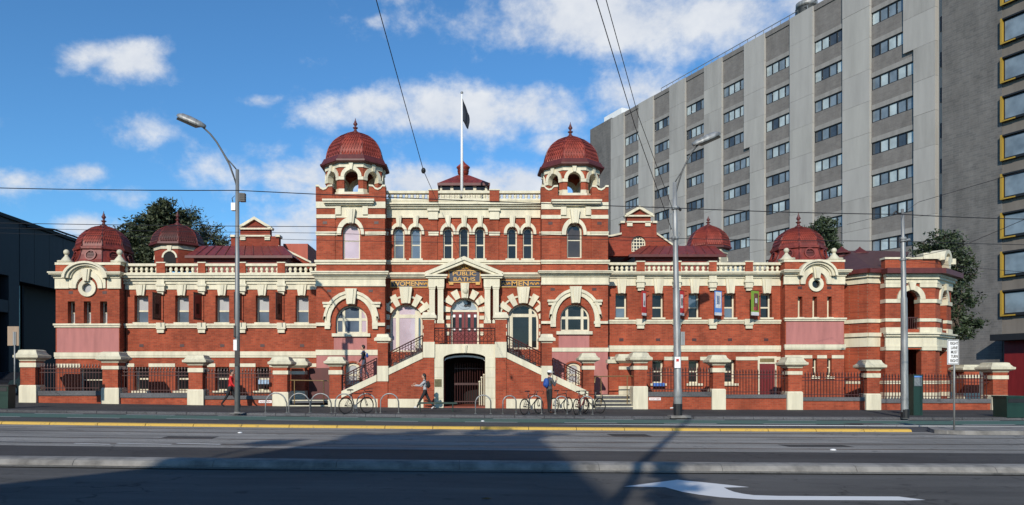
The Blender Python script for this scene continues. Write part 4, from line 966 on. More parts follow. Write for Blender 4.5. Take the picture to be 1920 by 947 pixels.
# ------------------------------------------------------------------ entrance stair
AX = 1743.0                                       # mirror: px -> AX - px
def mir(pts, s): return pts if s < 0 else [(AX - a, c) for a, c in pts]
def mbx(a, b, s): return (a, b) if s < 0 else (AX - b, AX - a)
cen = MB().plate(ppoly([(813.5, 775), (831.5, 775), (831.5, 671)] + [(871 - 39.5 * math.cos(math.pi * k / 14), 671 - 9.5 * math.sin(math.pi * k / 14)) for k in range(1, 14)] + [(910, 671), (910, 775), (929.5, 775), (929.5, 645.5), (813.5, 645.5)], YF), [], YF, YF + .7)
part('stair_arch', cen, M_CREAM)
for t in (690, 709, 728, 747):                     # rusticated joints read as shallow grooves: proud courses
    for p, q in ((814.5, 831), (910.5, 928.5)): pbox('ashlar_block', p, q, t - 18.4, t - .6, YF - .02, YF + .02, M_CREAM)
keystone(871, 5, 3.2, 647, 662, YF, .09)
part('landing', MB().box(wx(800, YF), wx(943, YF), YF + .02, YC, wz(649, YF), wz(645.5, YF) - .004), M_CREAM2)
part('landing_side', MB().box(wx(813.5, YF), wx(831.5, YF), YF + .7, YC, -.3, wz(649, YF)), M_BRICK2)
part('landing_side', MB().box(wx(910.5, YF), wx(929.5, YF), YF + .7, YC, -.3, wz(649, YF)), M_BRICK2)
part('undercroft_floor', MB().box(wx(831.5, YF), wx(910.5, YF), YF + .1, YC, -.2, gr(0) + .19), painted('red_tiles', (.25, .06, .035), .6, .25))
part('undercroft_wall', MB().box(wx(831.5, YF), wx(910.5, YF), YC - .1, YC - .02, 0, 3.0), M_DARK)
pa = part('arch_fascia', MB().plate(ppoly([(871 - 37.5 * math.cos(math.pi * k / 14), 674.5 - 8.5 * math.sin(math.pi * k / 14)) for k in range(15)] + [(871 + 37.5 * math.cos(math.pi * k / 14), 677.5 - 8 * math.sin(math.pi * k / 14)) for k in range(15)], YF + .5), [], YF + .46, YF + .5), M_WHITE)
Yg = YF + 1.6
gate = part('undercroft_gate', MB().pb(852, 906, 690, 692, Yg, Yg + .05), M_IRON)
MB().pb(852, 906, 752, 754, Yg, Yg + .05).build('gate_rail', M_IRON, gate); MB().pb(852, 906, 718, 722, Yg, Yg + .05).build('gate_rail', M_IRON, gate)
for k in range(12):
    x = 853 + k * 4.7; MB().tube([(wx(x, Yg), Yg + .02, wz(758, Yg)), (wx(x, Yg), Yg + .02, wz(684, Yg))], .018, 5).build('gate_bar', M_IRON, gate)
    MB().lathe([(.035, 0), (.005, .12)], (wx(x, Yg), Yg + .02, wz(684, Yg)), 5).build('spear_tip', M_IRON, gate)
for px, t in ((899, 716), (903, 708), (907.5, 703)):
    MB().tube([(wx(px, YF + .9), YF + .9, wz(760, YF + .9)), (wx(px, YF + .9), YF + .9, wz(t, YF + .9))], .03, 6).ball((wx(px, YF + .9), YF + .9, wz(t, YF + .9)), .06, 8, 6).build('gate_stay', M_CREAM2, gate)
pq = tag(MB().pb(815, 828, 711, 725, YF - .05, YF - .015).build('wall_plaque', painted('bronze_plaque', (.14, .12, .06), .4, .3, 8, False, .5)), 'square bronze plaque on cream wall left of the arched gate', 'plaque')
def iron_rail(name, top, bot, Y, n, parent=None, ornate=True):
    """railing between two sloping pixel lines: top=((x,y),(x,y)), bot likewise"""
    P_ = lambda p: Vector((wx(p[0], Y), Y, wz(p[1], Y)))
    t0, t1, b0, b1 = P_(top[0]), P_(top[1]), P_(bot[0]), P_(bot[1])
    r = part(name, MB().tube([t0, t1], .035, 6), M_IRON, parent)
    up = (t0 - b0)
    for k in (.16, .82): MB().tube([t0 - up * k, t1 - (t1 - b1) * k], .02, 4).build('rail', M_IRON, r)
    for i in range(n + 1):
        f = i / n; p = b0.lerp(b1, f); q = t0.lerp(t1, f)
        MB().tube([p, q], .03 if i % 4 == 0 else .014, 5).build('baluster', M_IRON, r)
        if ornate and i < n and i % 2 == 0:
            c = b0.lerp(b1, f + .5 / n * 2 * .5).lerp(t0.lerp(t1, f + .5 / n), .48); rr = (t1 - t0).length / n * .9
            m = MB(); m.tube([c + Vector((rr * math.cos(a), 0, rr * math.sin(a) * 1.1)) for a in [2 * math.pi * j / 12 for j in range(13)]], .012, 4)
            for a in (R(45), R(135)): m.tube([c - Vector((math.cos(a), 0, math.sin(a))) * rr, c + Vector((math.cos(a), 0, math.sin(a))) * rr], .01, 4)
            m.build('rosette', M_IRON, r)
    return r
iron_rail('landing_railing', ((815, 615.5), (928, 615.5)), ((815, 645.5), (928, 645.5)), YF + .25, 16)
for s in (-1, 1):
    flank = mir([(642, 775), (642, 740), (708, 709), (728, 697), (793, 666), (813.4, 657), (813.4, 775)], s)
    part('stair_wall', MB().plate(ppoly(flank, YF), [], YF, YF + .4), M_BRICK)
    part('stair_coping', MB().plate(ppoly(mir([(640, 746), (706, 715), (706, 702.5), (640, 733.5)], s), YF - .05), [], YF - .05, YF + .45), M_CREAM)
    part('stair_coping', MB().plate(ppoly(mir([(727.5, 703.5), (792.5, 672), (792.5, 660), (727.5, 691)], s), YF - .05), [], YF - .05, YF + .45), M_CREAM)
    pbox('stair_plinth', *mbx(640, 813.4, s), 748, 775, YF - .045, YF + .02, M_CREAM)
    iron_rail('stair_railing', mir([(642, 705), (706.5, 671.5)], s), mir([(642, 732), (706.5, 702)], s), YF + .2, 12)
    iron_rail('stair_railing', mir([(728, 661.5), (792.5, 629)], s), mir([(728, 690), (792.5, 660)], s), YF + .2, 12)
    for (p, q, capt, capb, bt, bb, cw_) in ((708, 727, 626, 643, 686, 715, 6), (794, 814, 585, 599.5, 641, 670.5, 4.5)):
        p, q = mbx(p, q, s); Yq = YF - .07
        pr = part('stair_pier', MB().pb(p, q, capb, 775, Yq, YF + .5), M_BRICK)
        MB().pb(p - .8, q + .8, bt, bb, Yq - .03, YF + .53).build('cream_block', M_CREAM, pr)
        c = wx((p + q) / 2, Yq); hw = (q - p) / 2 * Yq / F; H_ = (capb - capt) * Yq / F; e = cw_ * Yq / F
        MB().sq([(hw + .02, 0), (hw + .03, .12 * H_), (hw + e, .22 * H_), (hw + e, .5 * H_), (hw + .05, .68 * H_), (hw + .03, .95 * H_), (hw - .03, H_)], (c, Yq + hw + .02, wz(capb, Yq))).build('pier_cap', M_CREAM, pr)
    # flight of steps behind the parapet
    z_lo, z_hi = .62, wz(645.5, YF); xa, xb = (wx(640, YF), wx(800, YF)); n = 15
    for k in range(n):
        x0 = xa + (xb - xa) * k / n; x1 = xb + .4; zt = z_lo + (z_hi - z_lo) * (k + 1) / n
        xx = (x0, xb) if s < 0 else (wx(AX, YF) - wx(0, YF) * 0 - 0, 0)
        if s < 0: q0, q1 = x0, x0 + (xb - xa) / n
        else:
            mxx = wx(AX / 2, YF); q0, q1 = 2 * mxx - (x0 + (xb - xa) / n), 2 * mxx - x0
        part('stair_step', MB().box(q0, q1, YF + .41, YT - .12, -.2, zt - (.02 if k == n - 1 else 0)), M_BLUEST)

# ------------------------------------------------------------------ street fence: piers, dwarf walls, iron pickets
pk = MB(); pk.tube([(0, 0, 0), (0, 0, .90)], .02, 5); pk.lathe([(.02, 0), (.042, .05), (.03, .09), (.004, .17)], (0, 0, .90), 6); pk.ball((0, 0, .86), .036, 6, 4)
PK_ME = None
def fence(label, piers, bays, loc):
    global PK_ME
    fz = thing('street_fence', label, 'fence', loc)
    for (p, q, ct, cb, b1, b2, bs, bb) in piers:
        pr = MB().pb(p + 1, q - 1, cb, bb + 4, YF + .02, YF + .02 + (q - p - 2) * YF / F).build('pier', M_BRICK, fz)
        w = (q - p) * YF / F; c = (wx((p + q) / 2, YF), YF + w / 2, 0); hw = w / 2; H_ = (cb - ct) * YF / F; e = 8.3 * YF / F
        MB().sq([(hw + .015, wz(b2, YF)), (hw + .015, wz(b1, YF))], c).build('cream_band', M_CREAM, pr)
        m = MB().sq([(hw + .03, wz(bb + 5, YF)), (hw + .03, wz(bs, YF) - .06), (hw - .01, wz(bs, YF))], c); m.build('base', M_CREAM, pr)
        z = wz(cb, YF); MB().sq([(hw + .01, z), (hw + .03, z + .12 * H_), (hw + e * .8, z + .25 * H_), (hw + e, z + .32 * H_), (hw + e, z + .52 * H_), (hw + e * .7, z + .57 * H_), (hw + .07, z + .78 * H_), (hw + .04, z + .97 * H_), (hw - .04, z + 1.03 * H_)], c).build('cap', M_CREAM2, pr)
    for (p, q, t, ct, cb, bb) in bays:
        Yq = YF + .12
        MB().pb(p + .5, q - .5, cb - .3, bb + 6, Yq, Yq + .35).build('dwarf_wall', M_BRICK, fz)
        MB().pb(p + .3, q - .3, ct, cb - .3, Yq - .06, Yq + .42).build('wall_coping', M_BLUEST, fz)
        Yk = Yq + .18; z0, z1 = wz(ct, Yk), wz(t, Yk); x0, x1 = wx(p, Yk), wx(q, Yk)
        pan = MB().box(x0, x1, Yk - .02, Yk + .02, z1 - .30, z1 - .26).build('iron_panel', M_IRON, fz)
        for f in (.12, .84): MB().box(x0, x1, Yk - .02, Yk + .02, z0 + (z1 - .3 - z0) * f, z0 + (z1 - .3 - z0) * f + .035).build('rail', M_IRON, pan)
        n = round((x1 - x0) / .15)
        for k in range(1, n):
            if PK_ME is None:
                o = pk.build('picket', M_IRON, pan); PK_ME = o
                o.location = (x0 + (x1 - x0) * k / n, Yk, z0); o.scale = (1, 1, (z1 - z0) / 1.07)
            else: inst(PK_ME, (x0 + (x1 - x0) * k / n, Yk, z0), pan, (1, 1, (z1 - z0) / 1.07))
    return fz
fence('cream-capped brick pier fence with iron pickets left of the stair', [
    (37, 67, 656, 677, 680, 688.5, 722, 750), (191, 222, 660, 680, 686, 692.5, 727, 757), (352.5, 380.5, 666, 685, 690, 698, 730, 759),
    (512, 539.5, 669, 689, 695, 702, 735, 762), (616.5, 641, 669, 687, 694, 702, 748, 766)],
    [(67, 191, 681, 733, 742, 752), (222, 352.5, 687, 737, 746, 758), (380.5, 512, 690, 742, 749, 761)], (-13, YF, .3))
fence('cream-capped brick pier fence with iron pickets right of the stair', [
    (1092.5, 1115, 662, 681, 686, 693, 748, 767), (1188, 1213.5, 661, 681, 686, 693, 724, 767), (1336, 1359.5, 666, 685, 690, 698, 729, 768),
    (1477, 1504, 670, 690, 696, 702.5, 734, 770), (1625, 1650.5, 675, 695, 700, 708, 738, 772), (1861, 1890.5, 680, 698, 704, 711, 741, 771)],
    [(1213.5, 1336, 688, 735, 744, 767), (1359.5, 1477, 692, 740, 747, 768), (1504, 1625, 697, 745, 752, 769), (1650.5, 1861, 700, 748, 756, 770)], (16, YF, 0))
# inner piers of the two side entrances, and the distant pier pair at the right
def inner_pier(p, q, ct, cb, base_t, bb, Y, label, wall=None):
    t = thing('gate_pier', label, 'pier', (wx((p + q) / 2, Y), Y, 0)); w = (q - p) * Y / F; hw = w / 2; c = (wx((p + q) / 2, Y), Y + hw, 0)
    MB().sq([(hw, wz(bb, Y)), (hw, wz(cb, Y))], c).build('shaft', M_BRICK, t)
    MB().sq([(hw + .012, wz(cb + 12, Y)), (hw + .012, wz(cb + 6, Y))], c).build('cream_band', M_CREAM, t)
    MB().sq([(hw + .025, wz(bb, Y)), (hw + .025, wz(base_t, Y))], c).build('base', M_CREAM, t)
    z = wz(cb, Y); H_ = (cb - ct) * Y / F; MB().sq([(hw + .01, z), (hw + .2, z + .28 * H_), (hw + .2, z + .52 * H_), (hw + .06, z + .78 * H_), (hw + .04, z + H_)], c).build('cap', M_CREAM2, t)
    if wall: MB().pb(*wall, Y + .1, Y + .45).build('return_wall', M_BRICK, t); MB().pb(wall[0] - 3, wall[1] - 1, wall[2] - 7, wall[2], Y + .02, Y + .53).build('wall_cap', M_CREAM2, t)
inner_pier(546, 571, 672, 690, 733, 762, 38.4, 'brick pier with cream cap behind the left side steps')
inner_pier(1161, 1187, 664, 681, 724, 768, 38.3, 'brick pier with cream cap at the head of the right side steps', (1142, 1161.5, 681, 768))
inner_pier(1808, 1836, 684, 697, 737, 770, 39.5, 'stubby brick gate pier with cream cap near the right fence end')
def side_steps(p, q, pys, q2, label, top):
    t = thing('side_steps', label, 'steps', (wx((p + q) / 2, YF), YF, 0))
    n = len(pys)
    for k, py in enumerate(pys):
        Y0 = YF + .05 + k * .32; z = wz(py, Y0); z0 = z - .15
        MB().box(wx(p, YF), wx(q, YF) - k * .04, Y0, YT - .15 - (n - k) * .001, z0 - (.3 if k == 0 else 0), z).build('step', M_BLUEST, t)
        MB().box(wx(p, YF), wx(q, YF) - k * .04, Y0 - .012, Y0 + .06, z - .045, z + .006).build('nosing', M_CREAM2, t)
side_steps(540, 618, [760, 750], 620, 'low bluestone side steps with pale nosings left of the stair', 0)
side_steps(1115, 1199, [761.5, 755, 748, 741], 1187, 'bluestone side steps with pale nosings right of the stair', 0)
for a, b_, y0, y1, lb in ((538, 621, 713, 714, 'brass handrail across the left side entrance'), (1113, 1190, 706, 705, 'brass handrail across the right side entrance')):
    Y = YF + .35; m = MB().tube([(wx(a, Y), Y - .3, wz(y0 + 12, Y)), (wx(a + 1.5, Y), Y - .2, wz(y0 + 2, Y)), (wx(a + 6, Y), Y, wz(y0, Y)), (wx(b_ - 6, Y), Y, wz(y1, Y)), (wx(b_ - 1.5, Y), Y - .2, wz(y1 + 2, Y)), (wx(b_, Y), Y - .3, wz(y1 + 12, Y))], .028, 6)
    for xx in (a + 14, b_ - 14): m.tube([(wx(xx, Y), Y, wz(y0, Y)), (wx(xx, Y), Y, wz(758, Y))], .022, 6)
    tag(m.build('handrail', M_BRASS), lb, 'handrail')
tag(MB().pb(579, 618, 690, 755, YT - .3, YT - .2).build('side_door', painted('maroon_door', (.09, .014, .012), .5, .2)), 'dark maroon side door behind the left side steps', 'door')
for a, b_, t, u, lb in ((485, 509.5, 750.5, 755.5, 'small white HAZCHEM plate on the brick wall beside the left bike hoops'), (1217, 1239, 745.5, 750.5, 'small white HAZCHEM plate on the brick wall by the wide tram pole')):
    s = thing('hazard_plate', lb, 'sign', (wx((a + b_) / 2, YF), YF, wz(u, YF))); Y = YF + .10
    MB().pb(a, b_, t, u, Y - .01, Y + .015).build('plate', M_WHITE, s)
    text_mesh('lettering', 'HAZCHEM', (u - t) * .6 * Y / F, (wx((a + b_) / 2, Y), Y - .015, wz((t + u) / 2, Y)), painted('sign_red', (.35, .05, .04), .5, .05), s, (b_ - a) * .8 * Y / F, .003)
for a, b_, t, u in ((483, 504, 712, 720),):
    tag(MB().pb(a, b_, t, u, YW - .3, YW - .28).build('poster_strip', painted('pale_blue_sign', (.28, .40, .55), .5, .3, 6, False)), 'pale blue strip sign before the basement window left of the stair', 'sign')
tag(MB().pb(1224, 1246, 718, 724, YW - .3, YW - .28).build('poster_strip', painted('blue_sign', (.05, .16, .5), .5, .3, 6, False)), 'blue strip sign behind the iron pickets by the wide tram pole', 'sign')

# ------------------------------------------------------------------ flag, banners
Yfl = YC + .5
fp = thing('flagpole', 'tall white flagpole standing on the roof above the entrance', 'flagpole', (wx(866, Yfl), Yfl, wz(380, Yfl)))
MB().tube([(wx(866, Yfl), Yfl, wz(392, Yfl)), (wx(866, Yfl), Yfl, wz(280, Yfl)), (wx(866, Yfl), Yfl, wz(176, Yfl))], [.085, .07, .045], 10).build('pole', M_WHITE, fp, True)
MB().ball((wx(866, Yfl), Yfl, wz(174, Yfl)), .08, 10, 6).build('truck_ball', M_STEEL, fp, True)
b = MB(); vs = []; fs = []; rows = 11; cols = 9
for i in range(rows):
    for j in range(cols):
        t = i / (rows - 1); c = j / (cols - 1)
        wd = 14.5 * math.sin(min(1, t * 1.15 + .02) * 1.5) * (1 if t < .75 else 1 - (t - .75) * 1.1)
        x = 865.6 + (1.5 if t > .5 else 0) + c * wd * (0.9 if t < .3 else 1); y = 181 + t * 44 + c * (18 + 8 * t) * .72 * t
        vs.append((wx(x, Yfl), Yfl + .10 * math.sin(c * 9 + t * 2) * c + .02, wz(y, Yfl)))
for i in range(rows - 1):
    for j in range(cols - 1): a = i * cols + j; fs.append((a, a + 1, a + cols + 1, a + cols))
b.add(vs, fs); fl = b.build('flag', painted('navy_flag_cloth', (.008, .014, .028), .8, .4, 3, False), None, True)
sm = fl.modifiers.new('thick', 'SOLIDIFY'); sm.thickness = .012
tag(fl, 'limp dark navy flag hanging near the top of the white flagpole', 'flag')
def banner(px0, px1, t, u, skew, Y0, Y1, mats, label, marks=(), txt=None):
    """banner hung square off the wall: from (px0 at Y0) to (px1 at Y1)"""
    x0, x1 = wx(px0, Y0), wx(px1, Y1); z0, z1 = wz(u, Y1), wz(t, Y1)
    s = thing('wall_banner', label, 'banner', (x1, Y1, z0), 'banners on the baths')
    d = Vector((x1 - x0, Y1 - Y0, 0)); L_ = d.length; d.normalize(); nn = Vector((-d.y, d.x, 0))
    mt = Matrix(((d.x, nn.x, 0, x0), (d.y, nn.y, 0, Y0), (0, 0, 1, z0), (0, 0, 0, 1))); h = z1 - z0
    MB().box(0, L_, -.012, .012, 0, h, mt).build('cloth', mats, s)
    for k in (-.02, h): MB().tube([mt @ Vector((-.02, 0, k + .01)), mt @ Vector((L_ + .25, 0, k + .01))], .022, 6).build('rod', M_IRON, s)
    for (a0, a1, b0, b1, mm) in marks:
        for sd in (-1, 1): MB().box(a0 * L_, a1 * L_, *sorted((sd * .0125, sd * .017)), b0 * h, b1 * h, mt).build('print', mm, s)
    for (body, a0, a1, b0, b1, mm) in (txt or ()):
        pass
    return s
M_BR = painted('red_banner', (.50, .03, .03), .6, .1); M_BB = painted('blue_banner', (.10, .24, .58), .6, .15); M_BG = painted('green_banner', (.20, .33, .04), .6, .15)
M_BRN = painted('brown_print', (.16, .07, .045), .6, .5, 9, False); M_BW = painted('banner_white', (.66, .66, .66), .6, .2, 9, False)
for px, w, lb, pm in ((286, 16, 'dark framed banner between the first and second left-wing windows', M_BRN), (363, 15, 'dark red framed banner between the second and third left-wing windows', M_DOOR),
                  (439, 14, 'dark framed banner behind the curved street lamp pole', M_BRN), (517, 12, 'dark framed banner nearest the left tower', M_BRN)):
    banner(px, px + w, 551, 600, 0, YW - .85, YW - .18, M_SIGNB, lb, [(.12, .88, .06, .94, pm), (.3, .7, .2, .6, M_SIGNB)])
for px, w, base, mk, lb in ((1203.5, 8, M_BR, [(.25, .8, .35, .9, M_BW), (.3, .7, .4, .6, M_BLACK), (0, 1, 0, .1, M_BW)], 'red banner nearest the right tower, left of the tram pole'),
                      (1273.5, 9, M_BR, [(.2, .75, .3, .85, M_BW), (.35, .75, .4, .7, M_BLACK), (0, 1, 0, .1, M_BW)], 'red banner half hidden by the wide tram pole'),
                      (1340, 13, M_BB, [(.1, .9, .3, .95, M_BW), (.3, .7, .45, .8, M_BB), (0, 1, 0, .12, M_BW)], 'blue and white banner between right-wing windows'),
                      (1408.5, 14, M_BG, [(.35, .9, .2, .9, M_BRN), (.5, .85, .5, .7, M_BW), (.3, .9, .2, .35, painted('pink_print', (.6, .12, .12), .6, .2)), (0, 1, 0, .14, M_BW)], 'green banner nearest the right end pavilion')):
    banner(px, px + w, 546, 592, 0, YW - .82, YW - .5, base, lb, mk)

# ------------------------------------------------------------------ lamp posts, tram poles, wires
M_IRONG = painted('dark_arm_steel', (.07, .07, .068), .5, .2)
def lamp_head(name, c, d, parent, tilt=0.0):
    mt = Matrix.Translation(c) @ Matrix.Rotation(math.atan2(d[1], d[0]), 4, 'Z') @ Matrix.Rotation(R(-24), 4, 'Y') @ Matrix.Rotation(tilt, 4, 'X') @ Matrix.Scale(1.12, 4)
    m = MB(); pr = [(-.35, .10, .09), (-.15, .17, .13), (.25, .21, .15), (.55, .20, .13), (.68, .12, .07)]
    vs = []; fs = []
    for x, w, h in pr: vs += [(x, w * math.cos(a), (h * math.sin(a) if math.sin(a) > 0 else .45 * h * math.sin(a))) for a in [2*math.pi*k/10 for k in range(10)]]
    for j in range(len(pr) - 1):
        for i in range(10): k = (i+1) % 10; fs.append((j*10+i, j*10+k, (j+1)*10+k, (j+1)*10+i))
    fs += [tuple(range(10))[::-1], tuple(40 + i for i in range(10))]
    m.add(vs, fs, mt); h = m.build(name, M_STEEL, parent, True)
    MB().box(-.12, .62, -.18, .18, -.115, -.04, mt).build('lens', painted('lamp_lens', (.05, .047, .042), .3, .2), h)
g = ground_at(445, 775)
lp = thing('street_lamp', 'grey street lamp with long curved arm reaching left over the footpath', 'street lamp', g, 'street lamps')
Yp_ = g.y; X0 = g.x
MB().tube([(X0, Yp_, g.z - .05), (X0, Yp_, wz(560, Yp_)), (X0, Yp_, wz(318, Yp_))], [.115, .095, .07], 12).build('pole', M_POLE, lp, True)
MB().lathe([(.3, 0), (.3, .02), (.13, .03), (.12, .06)], (X0, Yp_, g.z), 12).build('base_plate', M_KERB, lp)
def apx(pts, Y): return [(wx(a, Y), Y, wz(c, Y)) for a, c in pts]
MB().tube(apx([(443, 346), (438, 330), (430, 308), (418, 286), (406, 266), (394, 251), (380, 238)], Yp_), .038, 6).build('arm', M_IRONG, lp, True)
MB().tube(apx([(445, 320), (436, 309), (426, 298), (417, 284)], Yp_), .028, 6).build('brace', M_IRONG, lp, True)
lamp_head('lamp_head', (wx(367, Yp_), Yp_, wz(231, Yp_)), (-1, .0), lp, R(-24))
MB().pb(433, 441, 380, 394, Yp_ - .1, Yp_ + .1).build('control_box', M_WHITE, lp)
m = MB(); 
for k in range(4): m.box(X0 + .12, X0 + .32, Yp_ - .1, Yp_ + .1, wz(364 + k * 4, Yp_) - .05, wz(364 + k * 4, Yp_) + .02)
m.box(X0 + .05, X0 + .2, Yp_ - .05, Yp_ + .05, wz(378, Yp_), wz(362, Yp_)); m.build('insulator', M_BLACK, lp)
MB().tube(apx([(437, 380), (435, 372), (440, 367)], Yp_), .015, 4).build('cable', M_BLACK, lp)
MB().pb(437.5, 444, 637, 657, Yp_ - .14, Yp_ - .11).build('notice_plate', M_WHITE, lp); MB().pb(440, 448, 658, 686, Yp_ - .13, Yp_ - .10).build('notice_plate', M_BLACK, lp)
MB().pb(438, 441.5, 610, 633, Yp_ - .13, Yp_ - .10).build('notice_plate', M_BLACK, lp)
g2 = ground_at(1271, 781); Y2 = g2.y; X2 = g2.x
lp2 = thing('tram_pole', 'wide galvanised tram pole carrying a curved lamp arm', 'pole', g2, 'tram poles')
MB().tube([(X2, Y2, g2.z - .05), (X2, Y2, wz(732, Y2)), (X2, Y2, wz(728, Y2)), (wx(1268, Y2), Y2, wz(545, Y2)), (wx(1268, Y2), Y2, wz(541, Y2)), (wx(1266, Y2), Y2, wz(440, Y2)), (wx(1265, Y2), Y2, wz(342, Y2))], [.17, .17, .15, .135, .115, .10, .075], 14).build('pole', M_STEEL, lp2, True)
MB().lathe([(.17, 0), (.18, .5), (.165, .52)], (X2, Y2, g2.z), 14).build('black_base', M_BLACK, lp2); MB().box(X2 - .35, X2 + .45, Y2 - .3, Y2 + .3, g2.z - .05, g2.z + .05).build('footing', M_KERB, lp2)
MB().tube(apx([(1266, 378), (1267, 362), (1272, 343), (1279, 322), (1288, 302), (1297, 286), (1308, 272)], Y2), .036, 6).build('arm', M_IRONG, lp2, True)
MB().tube(apx([(1265, 343), (1271, 333), (1278, 322), (1284, 310)], Y2), .026, 6).build('brace', M_IRONG, lp2, True)
lamp_head('lamp_head', (wx(1316, Y2), Y2, wz(265, Y2)), (1, .0), lp2, R(22))
MB().pb(1277, 1284, 622, 647, Y2 - .12, Y2 + .12).build('switch_box', M_STEEL, lp2)
pl = MB().pb(1265, 1276, 669, 690, Y2 - .19, Y2 - .17).build('notice_plate', M_WHITE, lp2); MB().pb(1268, 1273, 673, 678, Y2 - .196, Y2 - .19).build('red_symbol', M_BR, pl)
for py in (390, 447): MB().lathe([(.15, -.06), (.15, .06)], (wx(1265.5, Y2), Y2, wz(py, Y2)), 10).build('clamp', M_STEEL, lp2)
m = MB(); m.tube(apx([(1266, 388), (1272, 390), (1277, 395)], Y2), .05, 6); m.build('insulator', M_BLACK, lp2)
m = MB(); m.tube(apx([(1258, 430), (1258, 400)], Y2), .03, 6); m.tube(apx([(1258, 428), (1264, 450)], Y2), .02, 5); m.tube([Vector(p) for p in apx([(1272, 446), (1276, 440), (1274, 436), (1269, 437)], Y2)], .015, 5); m.build('conduit', M_POLE, lp2)
g3 = ground_at(1697, 783); Y3 = g3.y; X3 = g3.x
lp3 = thing('tram_pole', 'plain grey tram pole with black foot before the arcaded corner porch', 'pole', g3, 'tram poles')
MB().tube([(X3, Y3, g3.z - .05), (wx(1696, Y3), Y3, wz(765, Y3)), (wx(1695, Y3), Y3, wz(560, Y3)), (wx(1694.5, Y3), Y3, wz(556, Y3)), (wx(1693, Y3), Y3, wz(455, Y3)), (wx(1693, Y3), Y3, wz(450, Y3)), (wx(1692, Y3), Y3, wz(392, Y3))], [.14, .14, .12, .10, .09, .065, .055], 12).build('pole', M_STEEL, lp3, True)
MB().lathe([(.15, 0), (.155, .32), (.143, .34)], (X3, Y3, g3.z), 12).build('black_base', M_BLACK, lp3)
for py in (447, 452, 487): MB().lathe([(.13, -.04), (.13, .04)], (wx(1693, Y3), Y3, wz(py, Y3)), 10).build('clamp', M_STEEL, lp3)
MB().tube(apx([(1692, 400), (1684, 400), (1680, 396), (1674, 402)], Y3), .035, 6).build('insulator', M_BLACK, lp3)
MB().tube(apx([(1693, 449), (1700, 450), (1706, 449)], Y3), .045, 6).build('wire_clamp', M_STEEL, lp3)
def wire(pts, r, label, sag=0.0):
    """pts: (px, py, Y) knots"""
    P_ = [Vector((wx(a, Y), Y, wz(c, Y))) for a, c, Y in pts]; out = []
    for i in range(len(P_) - 1):
        for k in range(6):
            t = k / 6; p = P_[i].lerp(P_[i+1], t); p.z -= sag * 4 * t * (1 - t); out.append(p)
    out.append(P_[-1]); return tag(MB().tube(out, r, 4).build('overhead_wire', M_WIRE), label, 'wire', 'overhead wires')
wire([(-900, 341, 22), (-60, 351, 22), (445, 357, 22), (1266, 390, 22), (1692, 402, 22), (2000, 412, 22), (2900, 440, 22)], .013, 'topmost dark wire crossing before both towers', .03)
wire([(-900, 407, 21), (-60, 417, 21), (600, 425, 21), (1266, 447, 21), (1693, 452, 21), (2000, 460, 21), (2900, 482, 21)], .009, 'second dark wire running just under the tower arches', .02)
wire([(-900, 413, 20), (-60, 426, 20), (600, 437, 20), (1140, 449, 20), (1266, 452, 20)], .006, 'thin wire just below the second wire on the left', .02)
wire([(-900, 418, 19), (-60, 435, 19), (445, 446, 19), (900, 455, 19)], .005, 'lowest thin wire above the left wing balustrade', .02)
wire([(700, -20, 16), (794, 320, 24), (826, 392, 39.9)], .011, 'slanting span wire with knob left of the flagpole', .0)
tag(MB().ball((wx(794, 24), 24, wz(320, 24)), .075, 10, 6, (1, 1, 1.3)).build('wire_insulator', M_BLACK), 'black knob insulator on the slanting wire left of the flagpole', 'insulator')
wire([(1112, -20, 18), (1190, 235, 25), (1259, 430, Y2)], .013, 'left one of two slanting wires meeting the lamp-carrying tram pole', .0)
wire([(1131, -20, 18), (1196, 215, 25), (1264, 400, Y2)], .011, 'right one of two slanting wires meeting the lamp-carrying tram pole', .0)
wire([(1693, 400, Y3), (1722, 379, 26), (1990, 300, 18)], .008, 'thin wire rising right from the plain tram pole top', .0)
wire([(1693, 487, Y3), (1800, 463, 27), (1990, 382, 20)], .009, 'thin wire rising right from low on the plain tram pole', .0)
wire([(1693, 487, Y3), (1800, 500, 27), (1990, 516, 20)], .007, 'thin wire falling right from low on the plain tram pole', .0)
wire([(1588, 421, 31), (1640, 408, 31), (1692, 398, Y3)], .007, 'short stay wire left of the plain tram pole top', .0)

# ------------------------------------------------------------------ signs, bins, cabinets
s = thing('lane_sign', 'white RIGHT LANE MUST TURN RIGHT sign on a thin post', 'road sign', ground_at(1789, 806, .15)); g = ground_at(1789, 806, .15); Y = g.y
MB().tube([(g.x, Y, g.z - .03), (g.x, Y, wz(640, Y))], .028, 8).build('post', M_POLE, s, True)
MB().pb(1776.5, 1798, 637, 683.5, Y - .05, Y - .03).build('plate', M_WHITE, s)
bd = MB().plate(prect(1777.2, 1797.3, 637.8, 682.7, Y - .052), [prect(1778, 1796.5, 638.8, 681.7, Y - .052)], Y - .054, Y - .05).build('border', M_BLACK, s)
for k, t in enumerate(('RIGHT', 'LANE', 'MUST', 'TURN', 'RIGHT')):
    text_mesh('lettering', t, 5.6 * Y / F, (wx(1787.2, Y), Y - .053, wz(644 + k * 8.1, Y)), M_BLACK, s, (14.5 if len(t) > 4 else 12.5) * Y / F, .003, None, .01)
g = ground_at(27.5, 764); Y = g.y
s = thing('road_sign', 'back of a small tan street sign on a thin grey post', 'road sign', g)
MB().tube([(g.x, Y, g.z - .05), (g.x, Y, wz(622, Y))], .03, 8).build('post', M_POLE, s, True)
MB().pb(14, 35.5, 612, 648, Y + .03, Y + .045).build('plate', painted('tan_sign_back', (.30, .21, .14), .6, .15), s); MB().pb(24, 30, 622, 647, Y + .0, Y + .028).build('bracket', M_POLE, s)
